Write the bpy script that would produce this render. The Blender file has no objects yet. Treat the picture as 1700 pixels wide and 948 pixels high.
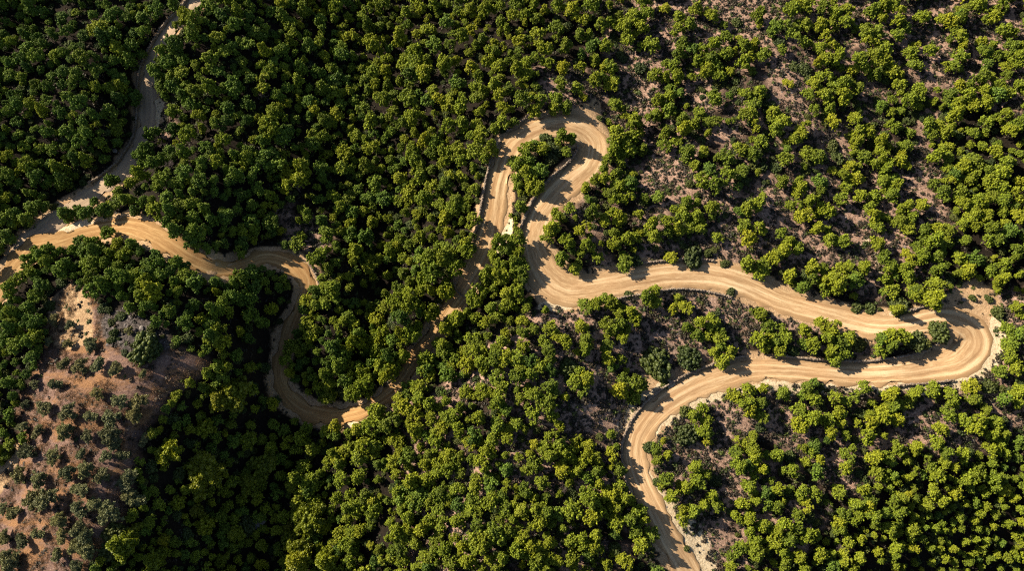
import bpy, bmesh, math, random
import numpy as np
from mathutils import Vector, Matrix

random.seed(11)
rng = np.random.default_rng(11)
scene = bpy.context.scene
COL = scene.collection
W, HH = 1700.0, 948.0
PITCH = math.radians(20.0)
CAM_H = 177.0
LENS = 28.0
F = LENS / 36.0 * W
SUN_AZ = np.array([-0.93, 0.37]); SUN_AZ = SUN_AZ / np.linalg.norm(SUN_AZ)
SUN_EL = math.radians(33.0)

# ------------------------------------------------------------------ camera
cam = bpy.data.cameras.new('camera'); cam.lens = LENS; cam.sensor_width = 36.0
cam.clip_end = 2000.0
cam_ob = bpy.data.objects.new('camera', cam); COL.objects.link(cam_ob)
cam_ob.location = (0, 0, CAM_H); cam_ob.rotation_euler = (PITCH, 0, 0)
scene.camera = cam_ob
CP, SP = math.cos(PITCH), math.sin(PITCH)


def ray(px, py):
    """direction of the sight line through a photo pixel (vectorised)"""
    cx = (np.asarray(px, float) - W / 2) / F
    cy = -(np.asarray(py, float) - HH / 2) / F
    return cx, cy * CP + SP, cy * SP - CP


def on_plane(px, py, z):
    dx, dy, dz = ray(px, py)
    t = (z - CAM_H) / dz
    return dx * t, dy * t


def project(x, y, z):
    zc = -(y * SP * -1 + (z - CAM_H) * CP)  # depth along the view axis
    xc = x
    yc = y * CP + (z - CAM_H) * SP
    zc = y * SP - (z - CAM_H) * CP
    return W / 2 + F * xc / zc, HH / 2 - F * yc / zc, zc


# ------------------------------------------------------------------ terrain relief
CTRL = """330,-120,4 330,100,5 315,300,5 235,440,4 170,560,4 245,650,5 205,790,4 180,900,2 60,720,2 40,880,0 -150,800,-4 -150,500,-1 385,600,-1 390,500,-1
440,380,-6 458,520,-14 456,610,-16 470,660,-16 420,800,-19 380,960,-21 330,690,-6 300,810,-9 270,940,-9
530,560,-7 545,450,-5 560,640,-11 620,320,-11 622,450,-15 612,560,-14 590,690,-13 555,810,-16 500,930,-19
500,80,-4 470,230,-5 610,80,-9 610,-100,-8 720,100,-5 720,250,-4 720,420,-4 670,530,-3 735,545,-9 655,600,-7 690,600,-11
850,400,2 830,600,1 800,800,-3 780,1000,-5 870,200,2 920,300,3 700,800,-9 690,650,-6
1080,150,-1 1060,240,-3 980,80,1 1300,150,4 1300,350,0 1200,460,-2 1330,520,-3 1200,560,-3 1250,635,-4
1050,560,-2 1000,700,-2 1080,780,-4 1200,750,-5 1400,720,-6 1600,600,-3 1650,450,0 1650,200,4 1650,30,3
1500,850,-9 1650,920,-16 1250,930,-7 1130,930,-6 950,920,-4 170,130,4 238,140,-4 170,230,3 232,230,-5 60,100,2 0,300,1 40,425,1 110,290,-3
1900,300,6 1900,700,-4 1900,1000,-24 1300,-150,4 900,-150,2 1200,1150,-14 600,1150,-22 100,1150,-2 -200,150,8 -200,-150,8
1430,130,3 1450,230,0 1520,120,3 1130,330,1 1180,200,2"""
cp = np.array([[float(v) for v in s.split(',')] for s in CTRL.split()])
cx0, cy0 = on_plane(cp[:, 0], cp[:, 1], 0.0)
CXY = np.stack([cx0, cy0], 1) / 50.0
CH = cp[:, 2]


def tps(r2):
    return 0.5 * r2 * np.log(r2 + 1e-9)


n = len(CXY)
A = np.zeros((n + 3, n + 3))
d2 = ((CXY[:, None] - CXY[None]) ** 2).sum(-1)
A[:n, :n] = tps(d2) + np.eye(n) * 0.004
A[:n, n] = 1; A[:n, n + 1:] = CXY; A[n, :n] = 1; A[n + 1:, :n] = CXY.T
SOL = np.linalg.solve(A, np.concatenate([CH, np.zeros(3)]))


def vnoise(x, y, seed=0):
    """smooth value noise, vectorised"""
    x = np.asarray(x, float); y = np.asarray(y, float)
    xi = np.floor(x).astype(np.int64); yi = np.floor(y).astype(np.int64)
    fx = x - xi; fy = y - yi
    fx = fx * fx * (3 - 2 * fx); fy = fy * fy * (3 - 2 * fy)

    def h(a, b):
        v = (a * 374761393 + b * 668265263 + seed * 1442695041) & 0x7fffffff
        v = ((v ^ (v >> 13)) * 1274126177) & 0x7fffffff
        return ((v ^ (v >> 16)) & 0xffff) / 65535.0
    return (h(xi, yi) * (1 - fx) + h(xi + 1, yi) * fx) * (1 - fy) + (h(xi, yi + 1) * (1 - fx) + h(xi + 1, yi + 1) * fx) * fy


def natural(x, y):
    q = np.stack([np.asarray(x, float).ravel(), np.asarray(y, float).ravel()], 1) / 50.0
    out = np.zeros(len(q))
    for s in range(0, len(q), 20000):
        c = q[s:s + 20000]
        r2 = ((c[:, None] - CXY[None]) ** 2).sum(-1)
        out[s:s + 20000] = tps(r2) @ SOL[:n] + SOL[n] + c @ SOL[n + 1:]
    out = np.clip(out, -34, 16)
    a = q * 50.0
    out += (vnoise(a[:, 0] / 9, a[:, 1] / 9, 3) - .5) * 1.6 + (vnoise(a[:, 0] / 3.1, a[:, 1] / 3.1, 5) - .5) * .5
    return out.reshape(np.shape(x))


def drop(px, py, hfun, lift=0.0):
    """where the sight line through a pixel meets the ground (raised by lift)"""
    px = np.asarray(px, float); py = np.asarray(py, float)
    z = np.zeros_like(px)
    for _ in range(25):
        x, y = on_plane(px, py, z + lift)
        z = 0.5 * z + 0.5 * hfun(x, y)
    x, y = on_plane(px, py, z + lift)
    return x, y, hfun(x, y)


# ------------------------------------------------------------------ roads
ROAD_A = "345,-45,21 330,-10,22 313,18,22 287,45,24 266,78,25 252,110,24 245,145,24 246,180,27 243,212,26 230,245,24 203,284,24 165,314,27 125,342,30 85,372,35 50,398,35 30,424,29"
ROAD_B = """-40,540,22 -8,490,26 20,448,36 54,414,44 100,400,33 150,386,31 205,376,31 245,386,34 285,408,36 325,433,34 365,446,29 405,440,28
440,428,24 472,433,27 500,452,29 508,478,25 497,508,20 483,545,21 468,590,23 466,630,24 482,662,25 512,684,27 548,692,29 585,688,28 622,672,21 660,640,24
690,600,24 716,560,26 742,520,28 768,480,32 795,430,38 813,385,38 822,335,36 832,285,36 852,243,42 890,216,44 932,208,46 968,218,50 986,243,48 975,276,46
944,304,46 915,332,44 893,368,40 886,405,42 897,440,54 918,467,64 954,482,58 1005,474,46 1060,464,46 1120,456,44 1180,458,46 1235,472,46 1290,496,42 1340,512,40 1400,530,40
1455,542,38 1510,540,40 1560,532,48 1602,543,60 1618,568,60 1597,596,54 1552,610,44 1500,618,36 1440,622,36 1370,619,34 1300,614,36 1245,615,40 1195,628,42 1145,648,42 1098,678,40 1067,712,38 1054,748,36
1060,785,36 1074,820,34 1092,858,36 1110,895,40 1128,925,44 1145,955,48 1165,1000,50 1190,1060,50"""


def parse(s):
    return np.array([[float(v) for v in t.split(',')] for t in s.split()])


def catmull(P, step):
    P = np.vstack([2 * P[0] - P[1], P, 2 * P[-1] - P[-2]])
    out = []
    for i in range(1, len(P) - 2):
        L = max(2, int(np.linalg.norm(P[i + 1][:2] - P[i][:2]) / step))
        t = np.linspace(0, 1, L, endpoint=False)[:, None]
        a, b, c, d = P[i - 1], P[i], P[i + 1], P[i + 2]
        out.append(.5 * (2 * b + (c - a) * t + (2 * a - 5 * b + 4 * c - d) * t ** 2 + (3 * b - a - 3 * c + d) * t ** 3))
    return np.vstack(out + [P[-2][None]])


def smooth(v, k):
    ker = np.hanning(k + 2)[1:-1]; ker /= ker.sum()
    p = np.pad(v, k // 2, mode='edge')
    return np.convolve(p, ker, 'valid')[:len(v)]


def road_line(s):
    P = parse(s)
    x, y, z = drop(P[:, 0], P[:, 1], natural)
    _, _, dep = project(x, y, z)
    R = catmull(np.stack([x, y, P[:, 2] * dep / F / 2], 1), 0.6)
    zz = smooth(natural(R[:, 0], R[:, 1]), 25)
    return R[:, 0], R[:, 1], zz, R[:, 2]


roadA = road_line(ROAD_A); roadB = road_line(ROAD_B)
RX = np.concatenate([roadA[0], roadB[0]]); RY = np.concatenate([roadA[1], roadB[1]])
RZ = np.concatenate([roadA[2], roadB[2]]); RW = np.concatenate([roadA[3], roadB[3]])


def road_near(x, y):
    """signed clearance from the nearest road edge and that road's height"""
    x = np.asarray(x, float).ravel(); y = np.asarray(y, float).ravel()
    d = np.empty(len(x)); z = np.empty(len(x))
    for s in range(0, len(x), 8000):
        q = np.hypot(x[s:s + 8000, None] - RX[None], y[s:s + 8000, None] - RY[None]) - RW[None]
        k = q.argmin(1); d[s:s + 8000] = q[np.arange(len(k)), k]; z[s:s + 8000] = RZ[k]
    return d, z


GX0, GX1, GY0, GY1, GS = -215.0, 215.0, -75.0, 245.0, 0.8
gx = np.arange(GX0, GX1 + .01, GS); gy = np.arange(GY0, GY1 + .01, GS)
NX, NY = len(gx), len(gy)
MX, MY = np.meshgrid(gx, gy)
HN = natural(MX, MY)
rd, rz = road_near(MX, MY)
rd = rd.reshape(HN.shape); rz = rz.reshape(HN.shape)


def sstep(a, b, v):
    t = np.clip((v - a) / (b - a), 0, 1)
    return t * t * (3 - 2 * t)


tb = sstep(0.5, 4.0, rd)
HG = (rz - 0.07) * (1 - tb) + HN * tb


def ground(x, y):
    x = np.asarray(x, float); y = np.asarray(y, float)
    u = np.clip((x - GX0) / GS, 0, NX - 1.001); v = np.clip((y - GY0) / GS, 0, NY - 1.001)
    i = u.astype(int); j = v.astype(int); a = u - i; b = v - j
    return (HG[j, i] * (1 - a) + HG[j, i + 1] * a) * (1 - b) + (HG[j + 1, i] * (1 - a) + HG[j + 1, i + 1] * a) * b


# ------------------------------------------------------------------ ground cover zones (where soil of each kind lies)
def P(s):
    return [tuple(float(v) for v in t.split(',')) for t in s.split()]


Z_FIELD = [P("112,470 135,478 160,500 172,520 165,560 215,590 262,592 285,575 345,590 340,612 300,650 262,690 232,730 216,790 214,850 190,905 150,960 120,1060 -90,1060 -70,800 0,790 40,740 30,690 55,625 82,570 72,520 92,490")]
Z_SCREE = [P("165,508 230,515 275,560 300,588 262,592 215,590 168,562")]
Z_SCRUB = [P("880,525 1000,492 1140,482 1235,510 1262,575 1230,600 1130,640 1085,662 1040,705 1015,690 985,640 900,612 870,565"),
           P("1082,748 1130,684 1240,645 1285,650 1255,700 1238,740 1215,850 1215,960 1180,960 1110,860"),
           P("1270,88 1362,84 1348,150 1332,190 1402,240 1425,272 1370,246 1300,206 1280,150"),
           P("1068,268 1130,252 1165,290 1132,318 1082,312"),
           P("1230,310 1400,300 1560,280 1570,400 1490,470 1440,505 1380,440 1240,445 1190,430 1180,330"),
           P("1070,-20 1280,-20 1262,60 1185,85 1135,75 1110,130 1078,235 1010,165 1040,80"),
           P("1500,232 1565,248 1565,340 1500,332"), P("1262,652 1400,690 1430,800 1400,830 1300,745 1258,712"),
           P("1495,676 1565,690 1650,745 1600,775 1500,735"), P("985,432 1245,425 1245,458 985,452"),
           P("1535,480 1640,475 1720,485 1720,580 1640,650 1600,640"), P("890,105 965,105 1010,170 900,180"),
           P("470,345 560,378 545,425 470,410"), P("930,640 1030,640 1030,720 940,720"), P("250,170 290,170 290,230 255,240"),
           P("1280,-10 1700,-10 1700,200 1560,150 1450,100 1350,60"), P("1150,480 1260,500 1480,560 1440,590 1290,590")]
Z_OPEN = [P("985,-30 1480,-30 1540,120 1590,330 1545,470 1230,450 985,435 905,380 1010,260"), P("650,650 880,520 1070,660 1040,730 1110,960 680,960"), P("1190,640 1560,630 1730,600 1720,720 1500,760 1400,850 1290,960 1190,960")]
Z_BARE = [P("935,205 950,182 998,164 1006,240 990,285 960,215"), P("1540,515 1575,486 1622,462 1640,470 1655,500 1668,535 1662,580 1630,612 1595,642 1585,590 1600,550"),
          P("1650,535 1645,585 1600,628 1530,645 1470,645 1520,630 1590,602 1630,560"),
          P("1290,632 1240,640 1190,652 1130,682 1090,718 1075,755 1068,750 1075,712 1115,672 1170,640 1230,622 1290,622"),
          P("1070,770 1088,800 1120,850 1160,900 1190,965 1130,965 1100,880"), P("0,478 12,402 70,362 112,352 150,372 100,392 30,448"),
          P("78,500 112,470 135,480 158,520 150,570 120,580 82,575"), P("1000,640 1050,628 1150,605 1240,598 1130,640 1075,672"),
          P("885,500 960,488 1000,498 900,512"),
          P("1060,430 1190,428 1230,445 1060,455"), P("-60,800 0,770 42,730 30,775 0,822 -40,840"), P("200,262 235,250 215,290 170,312")]


def inside(px, py, poly):
    c = np.zeros(px.shape, bool)
    m = len(poly)
    for i in range(m):
        x1, y1 = poly[i]; x2, y2 = poly[(i + 1) % m]
        if y1 == y2:
            continue
        c ^= ((y1 > py) != (y2 > py)) & (px < (x2 - x1) * (py - y1) / (y2 - y1) + x1)
    return c


def zone(px, py, polys, jit=9.0):
    ax = px + (vnoise(px / 16, py / 16, 21) - .5) * 2 * jit + (vnoise(px / 6, py / 6, 22) - .5) * jit
    ay = py + (vnoise(px / 16, py / 16, 23) - .5) * 2 * jit + (vnoise(px / 6, py / 6, 24) - .5) * jit
    c = np.zeros(px.shape, bool)
    for p in polys:
        c |= inside(ax, ay, p)
    return c


GPX, GPY, _ = project(MX, MY, HG)
zf = zone(GPX, GPY, Z_FIELD).astype(float); zr = zone(GPX, GPY, Z_SCREE).astype(float)
zs = zone(GPX, GPY, Z_SCRUB, 14).astype(float); zb = zone(GPX, GPY, Z_BARE, 6).astype(float)
shoulder = 1 - sstep(0.3, 1.6 + 2.2 * vnoise(MX / 4, MY / 4, 31), rd)


def blur(a):
    b = np.pad(a, 1, mode='edge')
    return (b[:-2, 1:-1] + b[2:, 1:-1] + b[1:-1, :-2] + b[1:-1, 2:] + 2 * b[1:-1, 1:-1]) / 6


PALE = ["1656,520,12 1652,575,22 1622,616,26 1560,638,18 1500,642,9 1425,646,8 1375,646,8 1290,643,8", "1275,640,8 1200,654,11 1150,673,13 1110,694,13 1082,718,13 1067,745,12 1063,768,13 1073,794,16 1086,814,18 1106,836,22 1130,868,24 1155,900,30 1172,945,34 1185,1000,34",
        "900,510,12 960,503,12 1005,491,9", "848,365,5 836,400,8 812,440,10 780,485,8", "1032,705,10 1055,668,14 1100,645,10 1150,622,7", "150,372,10 110,385,14 75,402,14 40,430,10", "262,170,8 264,205,8", "1440,400,4 1460,440,4 1474,480,5 1485,518,6", "585,700,8 600,690,8"]
zp = np.zeros_like(HG)
for s_ in PALE:
    pp = np.array([[float(v) for v in t.split(',')] for t in s_.split()])
    x_, y_, z_ = drop(pp[:, 0], pp[:, 1], ground); _, _, d_ = project(x_, y_, z_)
    R_ = catmull(np.stack([x_, y_, pp[:, 2] * d_ / F / 2], 1), .6)
    near = (MX > R_[:, 0].min() - 4) & (MX < R_[:, 0].max() + 4) & (MY > R_[:, 1].min() - 4) & (MY < R_[:, 1].max() + 4)
    q_ = (np.hypot(MX[near][:, None] - R_[:, 0], MY[near][:, None] - R_[:, 1]) - R_[:, 2]).min(1)
    zp[near] = np.maximum(zp[near], 1 - sstep(-.6, .9, q_ + (vnoise(MX[near] / 1.8, MY[near] / 1.8, 77) - .5) * 1.6))
zb = np.maximum(blur(zb), shoulder)
zo = zone(GPX, GPY, Z_OPEN, 25).astype(float)
zs = np.maximum(zs, zo * sstep(.30, .55, .6 * vnoise(MX / 7, MY / 7, 55) + .4 * vnoise(MX / 2.6, MY / 2.6, 56)))
zf = blur(zf); zs = blur(zs); zr = blur(zr)


# ------------------------------------------------------------------ materials
def mat(name):
    m = bpy.data.materials.new(name); m.use_nodes = True
    nt = m.node_tree; nt.nodes.clear()
    return m, nt


def N(nt, t, **kw):
    nd = nt.nodes.new(t)
    for k, v in kw.items():
        if k in nd.inputs.keys():
            nd.inputs[k].default_value = v
        else:
            setattr(nd, k, v)
    return nd


def mixrgb(nt, fac, a, b, mode='MIX'):
    m = nt.nodes.new('ShaderNodeMix'); m.data_type = 'RGBA'; m.blend_type = mode
    for sock, v in ((m.inputs[0], fac), (m.inputs[6], a), (m.inputs[7], b)):
        if isinstance(v, bpy.types.NodeSocket):
            nt.links.new(v, sock)
        elif isinstance(v, (int, float)):
            sock.default_value = v
        else:
            sock.default_value = (*v, 1)
    return m.outputs[2]


def ramp(nt, src, stops):
    r = nt.nodes.new('ShaderNodeValToRGB'); nt.links.new(src, r.inputs[0])
    el = r.color_ramp.elements
    while len(el) < len(stops):
        el.new(.5)
    for e, (p, c) in zip(el, stops):
        e.position = p; e.color = (*c, 1) if len(c) == 3 else c
    return r.outputs[0]


def noise(nt, scale, detail=4, rough=.6, vec=None):
    nd = N(nt, 'ShaderNodeTexNoise'); nd.inputs['Scale'].default_value = scale
    nd.inputs['Detail'].default_value = detail; nd.inputs['Roughness'].default_value = rough
    if vec is not None:
        nt.links.new(vec, nd.inputs['Vector'])
    return nd.outputs['Fac']


def g(v):
    return (v, v, v)


def ground_mat():
    m, nt = mat('hillside_soil')
    out = N(nt, 'ShaderNodeOutputMaterial'); bs = N(nt, 'ShaderNodeBsdfPrincipled', Roughness=.95)
    bs.inputs['Specular IOR Level'].default_value = .1
    nt.links.new(bs.outputs[0], out.inputs[0])
    geo = N(nt, 'ShaderNodeNewGeometry').outputs['Position']
    at = N(nt, 'ShaderNodeAttribute', attribute_name='zone')
    sep = N(nt, 'ShaderNodeSeparateColor'); nt.links.new(at.outputs['Color'], sep.inputs[0])
    at2 = N(nt, 'ShaderNodeAttribute', attribute_name='scree')
    big = noise(nt, .09, 5, .65, geo); mid = noise(nt, .5, 5, .7, geo); fine = noise(nt, 2.2, 6, .75, geo)
    vfine = noise(nt, 6., 4, .7, geo)
    forest = ramp(nt, fine, [(.3, (.006, .0045, .003)), (.55, (.014, .010, .007)), (.8, (.04, .028, .020))])  # litter colour taken near black: shade under the trees painted in
    scrub = ramp(nt, fine, [(.29, (.05, .030, .023)), (.43, (.19, .118, .086)), (.58, (.36, .235, .175)), (.74, (.54, .41, .32))])
    scrub = mixrgb(nt, ramp(nt, mid, [(.5, g(0)), (.7, g(.6))]), scrub, (.20, .115, .08))
    scrub = mixrgb(nt, ramp(nt, big, [(.56, g(0)), (.74, g(.45))]), scrub, (.14, .115, .095))
    field = ramp(nt, fine, [(.3, (0.063, 0.036, 0.031)), (.5, (0.161, 0.098, 0.078)), (.7, (0.294, 0.196, 0.147))])
    mpf = N(nt, 'ShaderNodeMapping'); nt.links.new(geo, mpf.inputs[0]); mpf.inputs['Rotation'].default_value = (0, 0, .35); mpf.inputs['Scale'].default_value = (.35, 1, 1)
    strip = noise(nt, .28, 5, .7, mpf.outputs[0])
    field = mixrgb(nt, ramp(nt, strip, [(.46, g(0)), (.60, g(.75))]), field, mixrgb(nt, ramp(nt, vfine, [(.35, g(0)), (.65, g(1))]), (0.133, 0.060, 0.022), (0.350, 0.182, 0.077)))
    field = mixrgb(nt, ramp(nt, mid, [(.54, g(0)), (.72, g(.6))]), field, (0.119, 0.073, 0.059))
    bare = ramp(nt, fine, [(.3, (0.238, 0.151, 0.081)), (.5, (0.357, 0.231, 0.129)), (.72, (0.504, 0.364, 0.224))])
    bare = mixrgb(nt, ramp(nt, mid, [(.5, g(0)), (.72, g(.6))]), bare, (0.238, 0.137, 0.077))
    pale = ramp(nt, fine, [(.3, (.30, .215, .125)), (.5, (.46, .36, .235)), (.72, (.60, .50, .36))])
    scree = ramp(nt, fine, [(.35, (.014, .012, .012)), (.5, (.055, .045, .042)), (.68, (.16, .13, .115))])
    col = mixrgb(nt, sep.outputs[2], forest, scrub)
    col = mixrgb(nt, sep.outputs[1], col, field)
    col = mixrgb(nt, at2.outputs['Fac'], col, scree)
    mm = N(nt, 'ShaderNodeMath', operation='MULTIPLY_ADD'); nt.links.new(mid, mm.inputs[0]); mm.inputs[1].default_value = .9; mm.inputs[2].default_value = -.45
    ad = N(nt, 'ShaderNodeMath', operation='ADD', use_clamp=True); nt.links.new(sep.outputs[0], ad.inputs[0]); nt.links.new(mm.outputs[0], ad.inputs[1])
    mul = N(nt, 'ShaderNodeMapRange', interpolation_type='SMOOTHSTEP'); nt.links.new(ad.outputs[0], mul.inputs[0]); mul.inputs[1].default_value = .25; mul.inputs[2].default_value = .7
    m2 = N(nt, 'ShaderNodeMath', operation='MULTIPLY', use_clamp=True); nt.links.new(mul.outputs[0], m2.inputs[0])
    m3 = N(nt, 'ShaderNodeMath', operation='MULTIPLY', use_clamp=True); nt.links.new(sep.outputs[0], m3.inputs[0]); m3.inputs[1].default_value = 3
    nt.links.new(m3.outputs[0], m2.inputs[1])
    col = mixrgb(nt, m2.outputs[0], col, bare)
    at3 = N(nt, 'ShaderNodeAttribute', attribute_name='pale')
    pm = N(nt, 'ShaderNodeMath', operation='MULTIPLY_ADD'); nt.links.new(fine, pm.inputs[0]); pm.inputs[1].default_value = 1.2; nt.links.new(at3.outputs['Fac'], pm.inputs[2])
    col = mixrgb(nt, ramp(nt, pm.outputs[0], [(.85, g(0)), (1.2, g(1))]), col, pale)
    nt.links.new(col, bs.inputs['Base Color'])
    bp = N(nt, 'ShaderNodeBump', Strength=.9, Distance=.35); nt.links.new(fine, bp.inputs['Height'])
    bp2 = N(nt, 'ShaderNodeBump', Strength=.7, Distance=.12); nt.links.new(vfine, bp2.inputs['Height']); nt.links.new(bp.outputs[0], bp2.inputs['Normal'])
    nt.links.new(bp2.outputs[0], bs.inputs['Normal'])
    return m


def road_mat(name='packed_dirt', grey=0.0):
    m, nt = mat(name)
    out = N(nt, 'ShaderNodeOutputMaterial'); bs = N(nt, 'ShaderNodeBsdfPrincipled', Roughness=.9)
    bs.inputs['Specular IOR Level'].default_value = .12
    nt.links.new(bs.outputs[0], out.inputs[0])
    uv = N(nt, 'ShaderNodeUVMap', uv_map='lane').outputs[0]
    geo = N(nt, 'ShaderNodeNewGeometry').outputs['Position']
    wob = N(nt, 'ShaderNodeTexNoise'); nt.links.new(geo, wob.inputs['Vector']); wob.inputs['Scale'].default_value = .22; wob.inputs['Detail'].default_value = 3
    wsub = N(nt, 'ShaderNodeVectorMath', operation='MULTIPLY_ADD'); nt.links.new(wob.outputs['Color'], wsub.inputs[0]); wsub.inputs[1].default_value = (.22, .3, 0); nt.links.new(uv, wsub.inputs[2])
    uv0 = uv; uv = wsub.outputs[0]
    mp = N(nt, 'ShaderNodeMapping'); nt.links.new(uv, mp.inputs[0]); mp.inputs['Scale'].default_value = (1, .09, 1)
    streak = noise(nt, 13., 6, .7, mp.outputs[0])          # ruts run along the lane
    mp2 = N(nt, 'ShaderNodeMapping'); nt.links.new(uv, mp2.inputs[0]); mp2.inputs['Scale'].default_value = (1, .035, 1)
    rut = noise(nt, 3.2, 3, .5, mp2.outputs[0])
    patch = noise(nt, .16, 5, .65, geo); grit = noise(nt, 3.5, 5, .75, geo)
    col = ramp(nt, streak, [(.3, (0.224, 0.133, 0.067)), (.48, (0.329, 0.210, 0.109)), (.66, (0.462, 0.329, 0.189))])
    col = mixrgb(nt, ramp(nt, rut, [(.5, g(0)), (.64, g(.75))]), col, (0.560, 0.420, 0.259))
    col = mixrgb(nt, ramp(nt, rut, [(.34, g(.7)), (.46, g(0))]), col, (0.203, 0.115, 0.056))
    col = mixrgb(nt, ramp(nt, patch, [(.38, g(.0)), (.62, g(.35))]), col, (0.350, 0.199, 0.098))
    col = mixrgb(nt, ramp(nt, grit, [(.5, g(0)), (.75, g(.45))]), col, (0.168, 0.105, 0.059))
    # loose verge soil towards the lane's edges
    sx = N(nt, 'ShaderNodeSeparateXYZ'); nt.links.new(uv0, sx.inputs[0])
    ab = N(nt, 'ShaderNodeMath', operation='ABSOLUTE'); nt.links.new(sx.outputs[0], ab.inputs[0])
    ed = N(nt, 'ShaderNodeMath', operation='MULTIPLY_ADD'); nt.links.new(grit, ed.inputs[0]); ed.inputs[1].default_value = .35; nt.links.new(ab.outputs[0], ed.inputs[2])
    col = mixrgb(nt, ramp(nt, ed.outputs[0], [(.93, g(0)), (1.15, g(.7))]), col, (0.238, 0.147, 0.074))
    # ochre soil in the valley, sandier soil on the ridge
    pos = N(nt, 'ShaderNodeSeparateXYZ'); nt.links.new(geo, pos.inputs[0])
    mr = N(nt, 'ShaderNodeMapRange'); nt.links.new(pos.outputs[0], mr.inputs[0])
    mr.inputs[1].default_value = -25; mr.inputs[2].default_value = 5; mr.inputs[3].default_value = .8; mr.inputs[4].default_value = 0
    col = mixrgb(nt, mr.outputs[0], col, (.70, .60, .40), 'MULTIPLY')
    if grey: col = mixrgb(nt, grey, col, (.34, .30, .26))  # sky-filled shade painted into the dirt as a grey tone
    nt.links.new(col, bs.inputs['Base Color'])
    bp = N(nt, 'ShaderNodeBump', Strength=.4, Distance=.06); nt.links.new(streak, bp.inputs['Height'])
    bp2 = N(nt, 'ShaderNodeBump', Strength=.5, Distance=.05); nt.links.new(grit, bp2.inputs['Height']); nt.links.new(bp.outputs[0], bp2.inputs['Normal'])
    nt.links.new(bp2.outputs[0], bs.inputs['Normal'])
    return m


def leaf_mat(name, dark, light, alt, transl=.25):
    m, nt = mat(name)
    out = N(nt, 'ShaderNodeOutputMaterial')
    oi = N(nt, 'ShaderNodeObjectInfo'); at = N(nt, 'ShaderNodeAttribute', attribute_name='tint')
    rp = ramp(nt, at.outputs['Fac'], [(0., dark), (1., light)])
    col = mixrgb(nt, ramp(nt, oi.outputs['Random'], [(0., g(0)), (.45, g(.15)), (1., g(.9))]), rp, mixrgb(nt, at.outputs['Fac'], tuple(c * .6 for c in alt), alt))
    wn = N(nt, 'ShaderNodeTexWhiteNoise'); wn.noise_dimensions = '1D'; wm = N(nt, 'ShaderNodeMath', operation='MULTIPLY'); nt.links.new(oi.outputs['Random'], wm.inputs[0]); wm.inputs[1].default_value = 917.3
    nt.links.new(wm.outputs[0], wn.inputs['W'])
    col = mixrgb(nt, 1.0, col, ramp(nt, wn.outputs['Value'], [(0., (.55, .62, .7)), (.35, (.85, .9, .95)), (.8, (1.05, 1.05, 1.0)), (1., (1.2, 1.1, .9))]), 'MULTIPLY')
    df = N(nt, 'ShaderNodeBsdfDiffuse'); tr = N(nt, 'ShaderNodeBsdfTranslucent'); mx = N(nt, 'ShaderNodeMixShader')
    gl = N(nt, 'ShaderNodeBsdfGlossy', Roughness=.55); gl.inputs['Color'].default_value = (1, 1, 1, 1)
    mx2 = N(nt, 'ShaderNodeMixShader'); mx2.inputs[0].default_value = .02
    nt.links.new(col, df.inputs[0]); nt.links.new(col, tr.inputs[0]); mx.inputs[0].default_value = transl
    nt.links.new(df.outputs[0], mx.inputs[1]); nt.links.new(tr.outputs[0], mx.inputs[2])
    nt.links.new(mx.outputs[0], mx2.inputs[1]); nt.links.new(gl.outputs[0], mx2.inputs[2])
    nt.links.new(mx2.outputs[0], out.inputs[0])
    return m


def plain_mat(name, stops, scale, bump=.4):
    m, nt = mat(name)
    out = N(nt, 'ShaderNodeOutputMaterial'); bs = N(nt, 'ShaderNodeBsdfPrincipled', Roughness=.9)
    bs.inputs['Specular IOR Level'].default_value = .15
    nt.links.new(bs.outputs[0], out.inputs[0])
    geo = N(nt, 'ShaderNodeNewGeometry').outputs['Position']
    nz = noise(nt, scale, 5, .7, geo)
    nt.links.new(ramp(nt, nz, stops), bs.inputs['Base Color'])
    bp = N(nt, 'ShaderNodeBump', Strength=bump, Distance=.1); nt.links.new(nz, bp.inputs['Height']); nt.links.new(bp.outputs[0], bs.inputs['Normal'])
    return m


M_GROUND = ground_mat(); M_ROAD = road_mat(); M_ROADSHADE = road_mat('shade_packed_dirt', .4)  # second dirt copy has the upper road's shade in its colour
M_PINE = leaf_mat('pine_needles', (.040, .060, .004), (.205, .245, .012), (.225, .235, .009), .05)
M_PINESHADE = leaf_mat('shade_pine_needles', (.020, .042, .006), (.130, .195, .016), (.165, .205, .013), .05)  # darker copy of the needles, forest shade painted into the colour
M_OLIVE = leaf_mat('olive_leaves', (.080, .082, .030), (.20, .20, .080), (.19, .165, .06), .1)
M_YOUNG = leaf_mat('fresh_leaves', (.10, .125, .005), (.20, .225, .008), (.22, .20, .008), .25)
M_SHRUB = leaf_mat('shrub_leaves', (.018, .030, .006), (.055, .075, .012), (.075, .080, .012), .15)
M_SCRUB = leaf_mat('dry_scrub', (.012, .011, .007), (.045, .038, .022), (.07, .045, .030), .1)
M_GRASS = leaf_mat('dry_grass', (.11, .062, .033), (.24, .145, .075), (.22, .105, .045), .3)
M_BARK = plain_mat('pine_bark', [(.3, (.05, .035, .025)), (.7, (.16, .12, .09))], 4.)
M_DEAD = plain_mat('dead_wood', [(.3, (.07, .05, .047)), (.7, (.17, .13, .12))], 4.)
M_STONE = plain_mat('dry_stone', [(.3, (.08, .06, .045)), (.5, (.18, .135, .10)), (.72, (.32, .26, .20))], 1.6, .7)
M_ROCK = plain_mat('grey_rock', [(.3, (.06, .052, .05)), (.5, (.13, .112, .105)), (.72, (.24, .21, .19))], 1.4, .7)


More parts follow.
